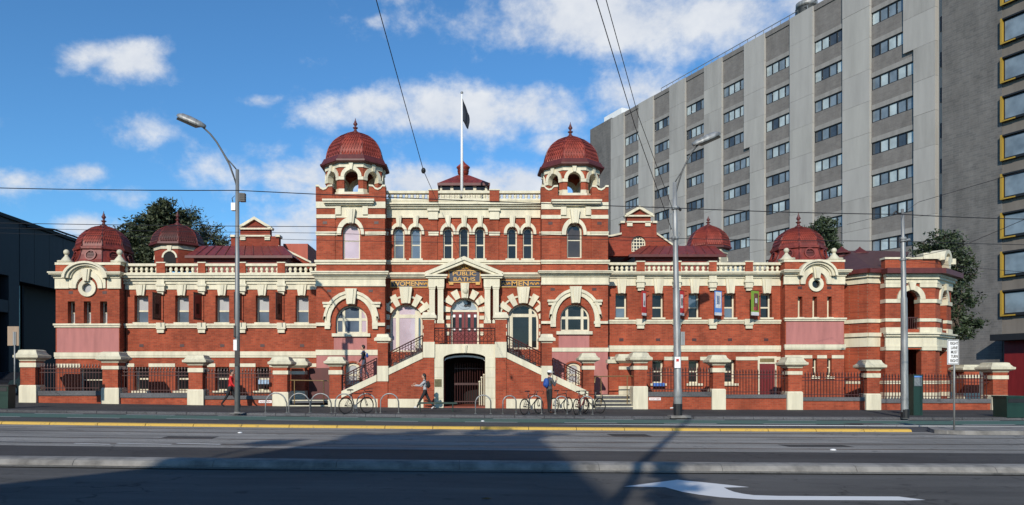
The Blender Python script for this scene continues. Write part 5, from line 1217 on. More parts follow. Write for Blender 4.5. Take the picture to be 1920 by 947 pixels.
def wheelie(px0, px1, t, u, label, grid=False):
    g = ground_at((px0 + px1) / 2, u); Y = g.y; s = thing('litter_bin', label, 'bin', g)
    x0, x1 = wx(px0, Y), wx(px1, Y); z1 = wz(t, Y); d = min(.8, x1 - x0)
    MB().add([(x0 + .03, Y, g.z), (x1 - .03, Y, g.z), (x1 - .03, Y + d, g.z), (x0 + .03, Y + d, g.z), (x0, Y - .02, z1 - .1), (x1, Y - .02, z1 - .1), (x1, Y + d, z1 - .1), (x0, Y + d, z1 - .1)], [(0, 1, 5, 4), (1, 2, 6, 5), (2, 3, 7, 6), (3, 0, 4, 7), (4, 5, 6, 7)]).build('body', M_GREEN, s)
    MB().box(x0 - .03, x1 + .03, Y - .05, Y + d + .03, z1 - .1, z1 - .03).build('lid', M_BLACK if not grid else M_GREEN, s)
    MB().box(x0 + .05, x1 - .05, Y - .035, Y - .01, z1 - .3, z1 - .14).build('slot_panel', M_BLACK, s)
wheelie(-6, 16, 720, 766, 'dark green litter bin at the left edge of the picture')
wheelie(1887, 1924, 741, 783, 'dark green bin box at the right edge beside the last fence pier', True)
g = ground_at(1721, 779); Y = g.y; s = thing('information_pillar', 'dark green pillar with white printed panel beside the plain tram pole', 'pillar', g)
MB().pb(1713, 1730, 704, 779, Y, Y + .4).build('body', M_GREEN, s); MB().pb(1712.4, 1730.6, 702.5, 704.5, Y - .02, Y + .42).build('cap', M_GREEN, s)
MB().pb(1714.5, 1728.5, 708, 724, Y - .012, Y + .005).build('printed_panel', painted('grey_text_panel', (.16, .18, .19), .5, .3, 20, False), s); MB().pb(1714.5, 1728.5, 704.8, 707.5, Y - .012, Y + .005).build('blue_header', M_BB, s)

# bike hoops
def hoop(px0, px1, pt, pb_, label):
    g = ground_at((px0 + px1) / 2, pb_); Y = g.y; x0, x1 = wx(px0, Y), wx(px1, Y); c = (x0 + x1) / 2; r = (x1 - x0) / 2; zt = wz(pt, Y)
    pts = [(x0, Y, g.z - .03), (x0, Y, zt - r)] + [(c - r * math.cos(math.pi * k / 12), Y + .0, zt - r + r * math.sin(math.pi * k / 12)) for k in range(1, 12)] + [(x1, Y + .12, zt - r), (x1, Y + .12, g.z - .03)]
    h = thing('bike_hoop', label, 'bike hoop', g, 'steel bike hoops on the footpath')
    MB().tube(pts, .027, 8).build('tube', M_STEEL, h, True)
    for p in ((x0, Y), (x1, Y + .12)): MB().lathe([(.06, 0), (.06, .012)], (p[0], p[1], gr(p[0]) + .13), 8).build('flange', M_STEEL, h)
for i, (a, b_, t, u) in enumerate(((498, 536.5, 737, 773.5), (541.5, 580, 737.5, 773.5), (582.5, 620, 738, 773.5), (628.5, 662, 738.5, 774), (669, 704.5, 738, 774.5), (713.5, 747, 738, 774.5),
                     (891.5, 920.5, 741, 776), (943, 968, 742, 776.5), (991.5, 1016, 742, 776.5), (1041, 1064, 743, 776.5), (1088, 1112, 743, 777))):
    hoop(a, b_, t, u, ('leftmost steel bike hoop, near the curved street lamp', 'steel bike hoop before the left side steps, left one of two', 'steel bike hoop before the left side steps, right one of two', 'steel bike hoop behind the rear wheel of the lone bicycle',
         'steel bike hoop behind the front wheel of the lone bicycle', 'empty steel bike hoop right of the lone bicycle', 'steel bike hoop just right of the arched gate', 'steel bike hoop below the right stair flight, left of the parked bicycles',
         'steel bike hoop holding the bicycle left of the standing man', 'steel bike hoop just right of the standing man', 'steel bike hoop holding the rightmost pair of bicycles')[i])
g = ground_at(820, 772); Y = g.y; s = thing('street_bench', 'low dark green backless bench before the arched gate', 'bench', g)
for k in range(3): MB().box(wx(783, Y), wx(857, Y), Y + k * .13, Y + k * .13 + .11, wz(757.5, Y), wz(754.5, Y)).build('seat_slat', M_GREEN, s)
for px in (787, 849):
    for dy in (.03, .3): MB().tube([(wx(px, Y), Y + dy, gr(g.x) + .12), (wx(px, Y), Y + dy, wz(757, Y))], .025, 6).build('leg', M_GREEN, s)

# ------------------------------------------------------------------ bicycles
def bicycle(px, py, rotz, frame_mat, label, drop=True, basket=False):
    g = ground_at(px, py); t = thing('bicycle', label, 'bicycle', g, 'parked bicycles', rotz, True)
    r = .335; A, B = Vector((-.51, 0, r)), Vector((.52, 0, r)); bb = Vector((-.08, 0, .29)); st = Vector((-.24, 0, .80)); hd = Vector((.36, 0, .84)); hl = Vector((.40, 0, .66))
    fr = MB(); 
    for p, q, rr in ((bb, st, .017), (st, hd, .017), (bb, hl, .02), (hd, hl, .02)): fr.tube([p, q], rr, 6)
    for sd in (-.06, .06):
        o = Vector((0, sd, 0)); fr.tube([bb + o * .4, A + o], .011, 5); fr.tube([st + o * .3, A + o], .010, 5)
    f = fr.build('frame', frame_mat, t)
    fk_ = MB(); [fk_.tube([hl + Vector((0, sd * .6, 0)), B + Vector((0, sd, 0))], .012, 5) for sd in (-.05, .05)]; fk_.build('fork', frame_mat, t)
    for c in (A, B):
        ring = lambda R_, n=22: [(c.x + R_ * math.cos(2*math.pi*k/n), 0, c.z + R_ * math.sin(2*math.pi*k/n)) for k in range(n + 1)]
        w = MB().tube(ring(r - .015), .021, 6).build('wheel', M_RUBBER, t)
        MB().tube(ring(r - .04), .009, 4).build('rim', M_BLACK, w)
        m = MB(); [m.tube([c, Vector((c.x + (r - .04) * math.cos(a), 0, c.z + (r - .04) * math.sin(a)))], .0014, 3) for a in [2*math.pi*k/16 for k in range(16)]]; m.lathe([(.022, -.05), (.022, .05)], n=8, m=Matrix.Translation(c) @ Matrix.Rotation(R(90), 4, 'X')); m.build('spokes', M_BLACK, w)
    sd_top = st + Vector((-.035, 0, .14)); MB().tube([st, sd_top], .013, 6).build('seat_post', M_STEEL, t)
    sdl = MB(); vs = [(-.14, -.07, 0), (-.14, .07, 0), (-.02, .05, .01), (.13, .018, 0), (.13, -.018, 0), (-.02, -.05, .01)]; n = 6
    sdl.add([(v[0], v[1], v[2]) for v in vs] + [(v[0] * .95, v[1] * .9, v[2] + .045) for v in vs], [tuple(range(6))[::-1], tuple(range(6, 12))] + [(i, (i+1) % 6, 6 + (i+1) % 6, 6 + i) for i in range(6)], Matrix.Translation(sd_top)); sdl.build('saddle', M_BLACK, t)
    hb = MB(); top = hd + Vector((.03, 0, .10)); hb.tube([hd, top], .014, 6)
    fw = top + Vector((.07, 0, .02)); hb.tube([top, fw], .014, 6)
    if drop:
        for s in (-1, 1): hb.tube([fw, fw + Vector((0, s * .19, 0)), fw + Vector((.09, s * .21, 0)), fw + Vector((.11, s * .21, -.07)), fw + Vector((.02, s * .21, -.13))], .013, 6)
    else: hb.tube([fw + Vector((-.06, -.29, .02)), fw + Vector((0, -.12, 0)), fw, fw + Vector((0, .12, 0)), fw + Vector((-.06, .29, .02))], .013, 6)
    hb.build('handlebar', M_BLACK, t)
    cr = MB().lathe([(.09, -.005), (.09, .005)], n=16, m=Matrix.Translation(bb + Vector((0, -.05, 0))) @ Matrix.Rotation(R(90), 4, 'X')); cr.tube([bb + Vector((0, -.07, 0)), bb + Vector((.10, -.08, -.13))], .010, 5); cr.tube([bb + Vector((0, .07, 0)), bb + Vector((-.10, .08, .13))], .010, 5)
    crk = cr.build('crank', M_STEEL, t)
    for p in (bb + Vector((.10, -.12, -.13)), bb + Vector((-.10, .12, .13))): MB().box(p.x - .045, p.x + .045, p.y - .05, p.y + .05, p.z - .012, p.z + .012).build('pedal', M_BLACK, t)
    MB().tube([bb + Vector((.05, -.05, .07)), A + Vector((0, -.05, .035)), A + Vector((-.03, -.05, 0)), A + Vector((0, -.05, -.035)), bb + Vector((.05, -.05, -.075))], .005, 4).build('chain', M_BLACK, t)
    if basket:
        m = MB()
        for k in range(5): m.tube([(.50, -.13 + .065 * k, .88), (.70, -.15 + .075 * k, .90), (.72, -.15 + .075 * k, 1.02)], .006, 4)
        m.tube([(.5, -.16, 1.02), (.72, -.16, 1.03), (.72, .16, 1.03), (.5, .16, 1.02), (.5, -.16, 1.02)], .008, 4); m.box(.5, .7, -.13, .13, .86, .90); m.build('basket', M_BLACK, t)
    return t
bicycle(668, 775.5, R(42), M_BLACK, 'lone dark bicycle leaning by the hoops left of the arched gate', False, True)
bicycle(997, 777, R(50), M_BLACK, 'slim black bicycle left of the standing man', True)
bicycle(1052, 774, R(46), M_BLACK, 'dark bicycle right behind the standing man', False)
bicycle(1090, 777, R(58), painted('maroon_bike', (.16, .012, .015), .3, .1), 'maroon bicycle in the cluster before the right pier', False)
bicycle(1109, 774.5, R(125), M_BLACK, 'black bicycle at the right end of the cluster', True)

# ------------------------------------------------------------------ people
def person(label, px, py, face, height, cols, pose, hair='short', lean=0.0, at=None, cap=None):
    """pose: hipL, kneeL, hipR, kneeR, armL, elbL, armR, elbR in degrees (forward positive); figure faces +x then turned by `face`"""
    g = at or ground_at(px, py); t = thing('person', label, 'person', g, None, face, True); k = height / 1.75
    hL, kL, hR, kR, aL, eL, aR, eR = [R(v) for v in pose]
    V = {}; rad = {}
    def put(n, p, r): V[n] = Vector(p) * k; rad[n] = r * k
    ln = R(lean); pel = Vector((0, 0, .93))
    def legs(s, h, kn):
        hip = pel + Vector((0, s * .09, -.03)); th = Vector((math.sin(h), 0, -math.cos(h))); knee = hip + th * .43
        sh = Vector((math.sin(h - kn), 0, -math.cos(h - kn))); ank = knee + sh * .41; fwd = Vector((math.cos((h - kn) * .6), 0, math.sin((h - kn) * .6)))
        return hip, knee, ank, ank + fwd * .16 + Vector((0, 0, -.035)), ank + fwd * -.05 + Vector((0, 0, -.04))
    Ls = {1: legs(1, hL, kL), -1: legs(-1, hR, kR)}
    low = min(min(q[2].z, q[3].z, q[4].z) for q in Ls.values()); dz = .035 - low
    up = Vector((math.sin(ln), 0, math.cos(ln))); off = Vector((0, 0, dz)); pel = pel + off
    put('pel', pel, .125); put('waist', pel + up * .18, .115); put('chest', pel + up * .38, .14); put('neck0', pel + up * .52, .075); put('neck', pel + up * .58, .055); put('head0', pel + up * .64 + Vector((.01, 0, 0)), .06)
    E = [('pel', 'waist'), ('waist', 'chest'), ('chest', 'neck0'), ('neck0', 'neck'), ('neck', 'head0')]; hands = []
    for s, nm in ((1, 'L'), (-1, 'R')):
        hip, kne, ank, toe, heel = [q + off for q in Ls[s]]
        put('hip' + nm, hip, .095); put('knee' + nm, kne, .062); put('ank' + nm, ank, .042); put('toe' + nm, toe, .034); 
        E += [('pel', 'hip' + nm), ('hip' + nm, 'knee' + nm), ('knee' + nm, 'ank' + nm), ('ank' + nm, 'toe' + nm)]
        a, e = (aL, eL) if s > 0 else (aR, eR); sh = pel + up * .47 + Vector((0, s * .19, 0)); u_ = Vector((math.sin(a), s * .10, -math.cos(a))); el = sh + u_ * .29
        f_ = Vector((math.sin(a + e), -s * .05, -math.cos(a + e))); wr = el + f_ * .25; pm = wr + f_ * .075
        put('sh' + nm, sh, .072); put('el' + nm, el, .048); put('wr' + nm, wr, .033); put('palm' + nm, pm, .034)
        E += [('chest', 'sh' + nm), ('sh' + nm, 'el' + nm), ('el' + nm, 'wr' + nm), ('wr' + nm, 'palm' + nm)]; hands.append((pm * k, f_, s))
    names = list(V); me = bpy.data.meshes.new('body'); me.from_pydata([V[n] for n in names], [(names.index(a), names.index(b)) for a, b in E], [])
    o = bpy.data.objects.new('body_tmp', me); COL.objects.link(o)
    md = o.modifiers.new('skin', 'SKIN'); md.use_smooth_shade = True
    for i, n in enumerate(names):
        sv_ = me.skin_vertices[0].data[i]; sv_.radius = (rad[n], rad[n] * (.8 if n in ('chest', 'waist', 'pel') else 1)); sv_.use_root = (n == 'pel')
    o.modifiers.new('sub', 'SUBSURF').levels = 2
    dg = bpy.context.evaluated_depsgraph_get(); bm_ = bpy.data.meshes.new_from_object(o.evaluated_get(dg)); bpy.data.objects.remove(o)
    ext = MB(); hc = V['head0'] + Vector((.02, 0, .095)) * k; HB = len(bm_.vertices)
    ext.ball(hc, .105 * k, 14, 10, (.95, .76, 1.18))
    ext.add([(hc.x + .09 * k, -.018 * k, hc.z - .03 * k), (hc.x + .09 * k, .018 * k, hc.z - .03 * k), (hc.x + .125 * k, 0, hc.z - .028 * k), (hc.x + .092 * k, 0, hc.z + .02 * k)], [(0, 2, 3), (2, 1, 3), (0, 1, 2)])
    for s in (-1, 1): ext.ball(hc + Vector((-.005, s * .08, -.005)) * k, .026 * k, 6, 5, (.7, .4, 1.2))
    for pm, f_, s in hands:
        side = Vector((1, 0, 0)) if abs(f_.x) < .7 else Vector((0, 0, 1)); side = (side - f_ * side.dot(f_)).normalized()
        for q, ln_ in ((-.027, .065), (-.009, .08), (.009, .075), (.026, .06)):
            b0 = pm + (f_ * .02 + side * q) * k; b1 = b0 + f_ * ln_ * .55 * k; b2 = b1 + (f_ * .75 + Vector((0, -s * .5, 0))) * ln_ * .5 * k; ext.tube([b0, b1, b2], [.0095 * k, .009 * k, .007 * k], 5)
        b0 = pm + side * .03 * k - f_ * .02 * k; ext.tube([b0, b0 + (side * .035 + f_ * .03) * k, b0 + (side * .045 + f_ * .06) * k], [.011 * k, .010 * k, .008 * k], 5)
    vs = [tuple(v.co) for v in bm_.vertices] + ext.v; fs = [tuple(p.vertices) for p in bm_.polygons]; nb = len(fs); fs += [tuple(i + HB for i in f) for f in ext.f]
    m2 = bpy.data.meshes.new('body'); m2.from_pydata(vs, [], fs); m2.update(); m2.polygons.foreach_set('use_smooth', [True] * len(m2.polygons))
    for c in cols[:4]: m2.materials.append(c)
    segs = []
    for a, b_ in E:
        z = 1 if (a in ('pel', 'waist', 'chest', 'neck0') and b_ in ('waist', 'chest', 'neck0', 'shL', 'shR', 'neck')) or a[:2] in ('sh', 'el') else 0
        if a.startswith(('hip', 'knee')) or (a == 'pel' and b_.startswith('hip')): z = 2
        if a.startswith('ank'): z = 3
        if a == 'neck0': z = 1
        segs.append((V[a], V[b_], z))
    for i, p in enumerate(m2.polygons):
        if i >= nb: p.material_index = 0; continue
        c = p.center; best, bz = 9, 0
        for a, b_, z in segs:
            d_ = b_ - a; tt = max(0, min(1, (c - a).dot(d_) / d_.length_squared)); dd_ = (c - a - d_ * tt).length
            if dd_ < best: best, bz = dd_, z
        p.material_index = bz
    bo = bpy.data.objects.new('body', m2); COL.objects.link(bo); bo.parent = t
    for s in (-1, 1): MB().ball(hc + Vector((.092, s * .032, .01)) * k, .010 * k, 6, 4).build('eye', M_BLACK, t)
    MB().box(hc.x + .085 * k, hc.x + .1 * k, -.022 * k, .022 * k, hc.z - .062 * k, hc.z - .054 * k).build('mouth', M_BR, t)
    hm = MB(); hm.ball(hc + Vector((-.022, 0, .026)) * k, .112 * k, 14, 9, (.92, .80, 1.08))
    if hair == 'long': hm.ball(hc + Vector((-.07, 0, -.10)) * k, .075 * k, 10, 8, (.7, 1, 1.7))
    hm.build('hair', cols[4], t, True)
    if cap:
        cm = MB(); cm.ball(hc + Vector((-.012, 0, .052)) * k, .112 * k, 14, 8, (1, .84, .85)); cm.box(hc.x + .05 * k, hc.x + .19 * k, -.07 * k, .07 * k, hc.z + .045 * k, hc.z + .06 * k); cm.build('cap', cap, t, True)
    return t, V, k, g
M_SKIN = painted('skin', (.52, .29, .20), .55, .08); M_HAIR = painted('dark_hair', (.015, .011, .009), .6, .1); M_BLK = painted('black_cloth', (.014, .014, .016), .85, .2)
M_RED = painted('red_jacket', (.55, .012, .012), .7, .15); M_GREY = painted('grey_marl', (.36, .36, .37), .85, .12); M_CHAR = painted('charcoal_jacket', (.07, .07, .075), .85, .15)
M_SHOE = painted('white_shoe', (.62, .62, .62), .6, .1); M_JEAN = painted('denim', (.06, .07, .11), .8, .2); M_BLUE = painted('blue_pack', (.015, .07, .30), .7, .15)
person('person in a bright red jacket and dark trousers striding behind the lamp post', 432, 763, 0, 1.74, [M_SKIN, M_RED, M_BLK, M_BLK, M_HAIR], (26, 6, -22, 14, -18, 20, 22, 25), lean=4)
w_, V_, k_, g_ = person('woman in a grey hoodie and black leggings walking left by the bench', 797, 767.5, math.pi, 1.68, [M_SKIN, M_GREY, M_BLK, M_SHOE, M_HAIR], (30, 4, -26, 12, 48, 42, 35, 75), 'long', 3)
def backpack(owner, V, k, g, face, mat, label, sc_=1.0):
    c = V['chest'] + Vector((-.17, 0, -.05)) * k; t = thing('backpack', label, 'backpack', g, None, face, True)
    m = MB().ball(c, .17 * k * sc_, 14, 8, (.62, .85, 1.25)); m.build('bag', mat, t, True); MB().ball(c + Vector((-.08, 0, -.06)) * k * sc_, .10 * k * sc_, 10, 6, (.55, .95, 1.0)).build('pocket', mat, t, True)
    for s in (-1, 1): MB().tube([c + Vector((.06, s * .09, .14)) * k, V['chest'] + Vector((.02, s * .12, .17)) * k, V['chest'] + Vector((.14, s * .11, .05)) * k, c + Vector((.08, s * .12, -.12)) * k], .016 * k, 5).build('strap', mat, t)
backpack(w_, V_, k_, g_, math.pi, M_BLK, 'small black backpack worn by the walking woman', .85)
m_, V_, k_, g_ = person('man in white cap and charcoal jacket standing among the bicycles', 1030, 775, R(32), 1.78, [M_SKIN, M_CHAR, M_BLK, painted('brown_shoe', (.10, .05, .035), .6, .1), M_HAIR], (4, 4, -3, 3, 4, 18, 22, 138), cap=M_WHITE)
backpack(m_, V_, k_, g_, R(32), M_BLUE, 'blue backpack on the man in the white cap')
zs = wz(713, YF + 1.2)
stp = Vector((wx(683, YF + 1.2), YF + 1.2, .62 + (wz(645.5, YF) - .62) * (math.floor((683 - 640) / 160 * 15) + 1) / 15))
s_, V_, k_, g_ = person('man in dark jacket and jeans coming down the left stair flight', 0, 0, math.pi, 1.72, [M_SKIN, M_BLK, M_JEAN, M_BLK, M_HAIR], (22, 24, -8, 18, 10, 30, -6, 25), lean=4, at=stp)
backpack(s_, V_, k_, g_, math.pi, M_BLUE, 'small blue backpack on the man on the left stair', .6)
person('person in dark clothes and pale shoes mostly hidden behind the wide tram pole', 1269, 768, math.pi, 1.70, [M_SKIN, M_BLK, M_BLK, M_SHOE, M_HAIR], (16, 3, -14, 8, 6, 10, -8, 12))

# ------------------------------------------------------------------ the big concrete office block behind
th = math.atan((VX - 290) / F); O_ = Vector((41.33, 73.0, 0)); ct_, st_ = math.cos(th), math.sin(th)
OFF = thing('office_block', 'tall grey concrete office block with window strips behind the baths', 'building', O_, None, 0, True)
OFF.matrix_world = Matrix(((st_, ct_, 0, O_.x), (-ct_, st_, 0, O_.y), (0, 0, 1, 0), (0, 0, 0, 1)))
def sof(px):
    k = (px - VX) / F; return (O_.y * k - O_.x) / (st_ + ct_ * k)
def zof(px, py): return EYE + (HY - py) * (O_.y - ct_ * sof(px)) / F
ZTOP = zof(1545, 2); ZL = zof(1108, 247)
S0, S1 = sof(1108), sof(2050)
def stack(s0, s1, y0, y1, z0, z1, mat):          # precast panels with open joints
    z = z1
    while z > z0:
        zb_ = max(z0, z - 3.17); obx('pier_panel', s0, s1, y0 + rnd.uniform(-.012, .012), y1, zb_ + .02, z, mat[rnd.randrange(len(mat))]); z = zb_
def obx(name, s0, s1, y0, y1, z0, z1, mat, parent=None): return MB().box(s0, s1, y0, y1, z0, z1).build(name, mat, parent or OFF)
zrow = [(zof(1634, 25.5 + 60.8 * k), zof(1634, 49.5 + 60.6 * k)) for k in range(-2, 11)]
sb = sof(1771)
obx('body', S0, S1, .6, 16, -1, ZTOP - .6, M_CONC3)
obx('end_wall', S0, sof(1148), -.15, .6, -1, zof(1148, 221), M_CONC3)
obx('end_wall', sb, sof(1884), -.35, .6, -1, ZTOP + 12, M_CONC3)
bays = [(1172, 1200), (1227, 1258), (1287, 1323), (1356, 1398), (1436, 1484), (1527, 1583), (1634, 1697)]
wide = {3: (5, 1409.0), 6: (4, 1716.5)}               # two bays widen below a row
M_LEDGE = painted('ledge_concrete', (.27, .255, .235), .85, .15, .5)
M_CONCS = [M_CONC, painted('pale_concrete_b', (.335, .32, .295), .85, .14, .4), painted('pale_concrete_c', (.375, .36, .33), .85, .12, .25)]
piers_ = [(1148, 1172), (1200, 1227), (1258, 1287), (1323, 1356), (1398, 1436), (1484, 1527), (1583, 1634), (1697, 1757)]
for p, q in piers_:
    wb = [(r_, x_) for bi, (r_, x_) in wide.items() if bays[bi][1] == p]
    if wb:
        zsp = zrow[wb[0][0]][0] + .95
        stack(sof(p), sof(q), -.28, .6, zsp, ZTOP, M_CONCS); stack(sof(wb[0][1]), sof(q), -.28, .6, -1, zsp - .002, M_CONCS)
    else: stack(sof(p), sof(q), -.28, .6, -1, ZTOP, M_CONCS)
for bi, (p, q) in enumerate(bays):
    s0, s1 = sof(p), sof(q)
    zprev = ZTOP - .25
    for r_, (zt, zb) in enumerate(zrow):
        if zt > ZTOP - 2.2 : continue
        w1 = s1
        if bi in wide and r_ >= wide[bi][0]: w1 = sof(wide[bi][1])
        obx('spandrel', s0, w1, 0, .6, zt, zprev, M_CONC2); obx('ledge', s0, w1, -.05, .1, zt + .02, zt + .5, M_LEDGE)
        n = 5 if (w1 > s1) else 4
        fr = MB().plate([(s0, zb), (w1, zb), (w1, zt), (s0, zt)], [[(s0 + (w1 - s0) * k / n + .06, zb + .08), (s0 + (w1 - s0) * (k + 1) / n - .06, zb + .08), (s0 + (w1 - s0) * (k + 1) / n - .06, zt - .08), (s0 + (w1 - s0) * k / n + .06, zt - .08)] for k in range(n)], .04, .3)
        w = fr.build('window_strip', M_BLACK, OFF)
        for k in range(n):
            mm = rnd.choice([0, 0, 1, 1, 2]); MB().box(s0 + (w1 - s0) * k / n + .06, s0 + (w1 - s0) * (k + 1) / n - .06, .11, .13, zb + .08, zt - .08).build('pane', [glassA, glassB, glassC][mm], w)
        zprev = zb
    obx('spandrel', s0, w1, 0, .6, -1, zprev, M_CONC2)
# narrow dark slot windows beside the brick end
obx('slot_wall', sof(1757), sb, .15, .6, -1, ZTOP + 2, M_CONC)
for zt, zb in zrow:
    obx('slot_window', sof(1762), sb - .02, .05, .16, zb - .3, zt - .2, M_GLASS)
# right wing with yellow framed windows
obx('yellow_bay_wall', sof(1884), S1, -.30, .6, -1, ZTOP + 12, painted('brown_concrete', (.16, .14, .12), .85, .15, .4))
for k in range(-2, 9):
    zt, zb = zof(1886, 38 + k * 72.5), zof(1886, 84 + k * 72.5 + 2)
    if zb < 6: continue
    s0 = sof(1884.6); s1 = s0 + 5.2
    w = MB().plate([(s0, zb), (s1, zb), (s1, zt), (s0, zt)], [[(s0 + .13, zb + .13), (s1 - .13, zb + .13), (s1 - .13, zt - .13), (s0 + .13, zt - .13)]], -.62, -.3).build('framed_window', M_BLACK, OFF)
    MB().box(s0 - .01, s0 + .14, -.66, -.31, zb - .01, zt + .01).box(s0 + .14, s0 + 1.2, -.66, -.64, zb - .01, zb + .10).build('yellow_reveal', M_YELL, w)
    for j in range(3): MB().box(s0 + .25 + j * 1.6, s0 + 1.78 + j * 1.6, -.42, -.38, zb + .26, zt - .26).build('pane', glassB, w)
    MB().box(s0 + .13, s1 - .13, -.40, -.31, zb + .13, zt - .13).build('sash', M_BLACK, w)
obx('street_level_panel', sof(1896), S1, -.9, -.3, 0, zof(1900, 640), painted('red_shopfront', (.16, .012, .012), .4, .2))
obx('awning', sof(1888), S1, -2.2, -.3, zof(1900, 640) + .02, zof(1900, 628), M_BLACK)
obx('parapet', sof(1148), sof(1757), -.1, .25, ZTOP - .5, ZTOP + .06, M_CONC2)
# roof railing and plant
rr = MB().tube([(sof(1230), .9, ZTOP + 1.1), (sof(1640), .9, ZTOP + 1.1)], .05, 5).build('roof_railing', M_STEEL, OFF)
MB().tube([(sof(1230), .9, ZTOP + .6), (sof(1640), .9, ZTOP + .6)], .035, 5).build('rail', M_STEEL, rr)
for k in range(28):
    s_ = sof(1230) + (sof(1640) - sof(1230)) * k / 27; MB().tube([(s_, .9, ZTOP - .7), (s_, .9, ZTOP + 1.1)], .04, 5).build('railing_post', M_STEEL, rr)
obx('roof_plant', sof(1118), sof(1150), 1.5, 6, ZTOP - 1, ZTOP + 2.0, M_WHITE); obx('roof_plant', sof(1400), sof(1475), 2.5, 4, ZTOP - .6, ZTOP + 1.6, M_STEEL)
MB().lathe([(1.0, -.8), (1.0, 1.4), (1.15, 1.4), (1.15, 1.9)], (sof(1490), 1.8, ZTOP), 16).build('exhaust_fan', M_STEEL, OFF, True)
MB().lathe([(.3, -.8), (.3, 1.6)], (sof(1476), 1.6, ZTOP), 10).build('exhaust_pipe', M_STEEL, OFF, True)

# ------------------------------------------------------------------ dark building at the left
XL = -33.0
LB = thing('dark_building', 'dark grey modern building in shade at the left edge', 'building', (XL, 60, 0))
M_PANEL = painted('charcoal_panel', (.030, .031, .036), .65, .15, .3); M_PANEL2 = painted('charcoal_recess', (.010, .010, .011), .7, .1)
def yat(px): return XL * F / (px - VX)
def zat(px, py): return EYE + (HY - py) * yat(px) / F
HT = zat(0, 405)
def lwall(name, pxa, pxb, z0, z1, x0, x1, mat, parent=None): return MB().box(XL + x0, XL + x1, yat(pxa), yat(pxb), z0, z1).build(name, mat, parent or LB)
MB().box(XL - 25, XL - 1.2, 30, 100, -.5, HT - .4).build('core', M_PANEL2, LB)
MB().box(XL - 1.2, XL, 30, yat(-4), -.5, HT).build('wall', M_PANEL, LB)
lwall('upper_panel', -3.5, 16.7, zat(8, 515), HT, -1.2, .0, M_PANEL); lwall('upper_panel', 17, 36.5, -.5, HT, -1.2, -.02, M_PANEL)
lwall('upper_panel', 37.2, 64, zat(40, 528), HT - .05, -1.2, .0, M_PANEL); lwall('upper_panel', 64.6, 92, zat(40, 528), HT - .05, -1.2, .0, M_PANEL); lwall('upper_panel', 92.6, 118, zat(40, 528), HT - .05, -1.2, 0, M_PANEL)
MB().box(XL - 1.2, XL, yat(118.6), 100, zat(40, 528), HT - .05).build('upper_panel', M_PANEL, LB)
lwall('spandrel_panel', -3.5, 16.7, zat(8, 585), zat(8, 562), -1.2, -.03, M_PANEL)
MB().box(XL - .9, XL - .8, yat(-3), yat(17), zat(8, 480), zat(8, 462)).build('high_window', M_GLASS, LB)
gw = MB().box(XL - .95, XL - .85, yat(38), yat(62), -.3, zat(40, 532)).build('glazed_slot', M_GLASS, LB)
MB().box(XL - .84, XL - .80, yat(52), yat(57), zat(55, 645), zat(55, 560)).build('painted_lit_pane', glassmat('painted_lit_glass', (.16, .26, .24), .1), gw)  # lit look of this pane is put into its pale green colour
MB().box(XL - .84, XL - .80, yat(38), yat(44), zat(40, 590), zat(40, 560)).build('pane', glassmat('pale_glass', (.12, .17, .19), .1), gw)
for px in (37.5, 50, 62): MB().tube([(XL - .78, yat(px), 0), (XL - .78, yat(px), zat(40, 530))], .08, 4).build('mullion', M_BLACK, gw)
MB().box(XL - 1.3, XL + .15, 30, 100, HT, HT + .25).build('parapet', M_PANEL2, LB)
MB().tube([(XL + .2, yat(45), HT - .2), (XL + .3, yat(95), HT + .3), (XL + .2, yat(148), HT + .35)], .08, 5).build('roof_edge_pipe', M_PANEL2, LB)

# ------------------------------------------------------------------ parked car glimpsed beyond the left fence
def parked_car(loc, rot, mat, label):
    t = thing('parked_car', label, 'car', loc, None, rot, True)
    side = [(-2.1, .35), (-2.15, .75), (-1.9, .92), (-1.1, 1.0), (-.55, 1.42), (.75, 1.45), (1.45, 1.02), (2.1, .85), (2.15, .35)]
    MB().plate(side, [], -.85, .85).build('body', mat, t); MB().plate([(-.98, 1.02), (-.5, 1.36), (.7, 1.39), (1.25, 1.04)], [], -.86, .86).build('side_window', M_GLASS, t)
    for x in (-1.35, 1.35):
        for s in (-.78, .78):
            w = MB().lathe([(.31, -.1), (.31, .1)], n=16, m=Matrix.Translation((x, s, .31)) @ Matrix.Rotation(R(90), 4, 'X')).build('wheel', M_RUBBER, t)
            MB().lathe([(.19, -.105), (.19, .105)], n=12, m=Matrix.Translation((x, s, .31)) @ Matrix.Rotation(R(90), 4, 'X')).build('rim', M_STEEL, w)
    for s in (-.6, .6): MB().box(2.12, 2.17, s - .15, s + .15, .6, .75).build('headlight', M_WHITE, t)
parked_car((wx(22, 47), 47, .13 + gr(-28)), R(95), painted('dark_car_paint', (.015, .016, .02), .25, .1), 'dark parked car half hidden behind the leftmost fence pier')

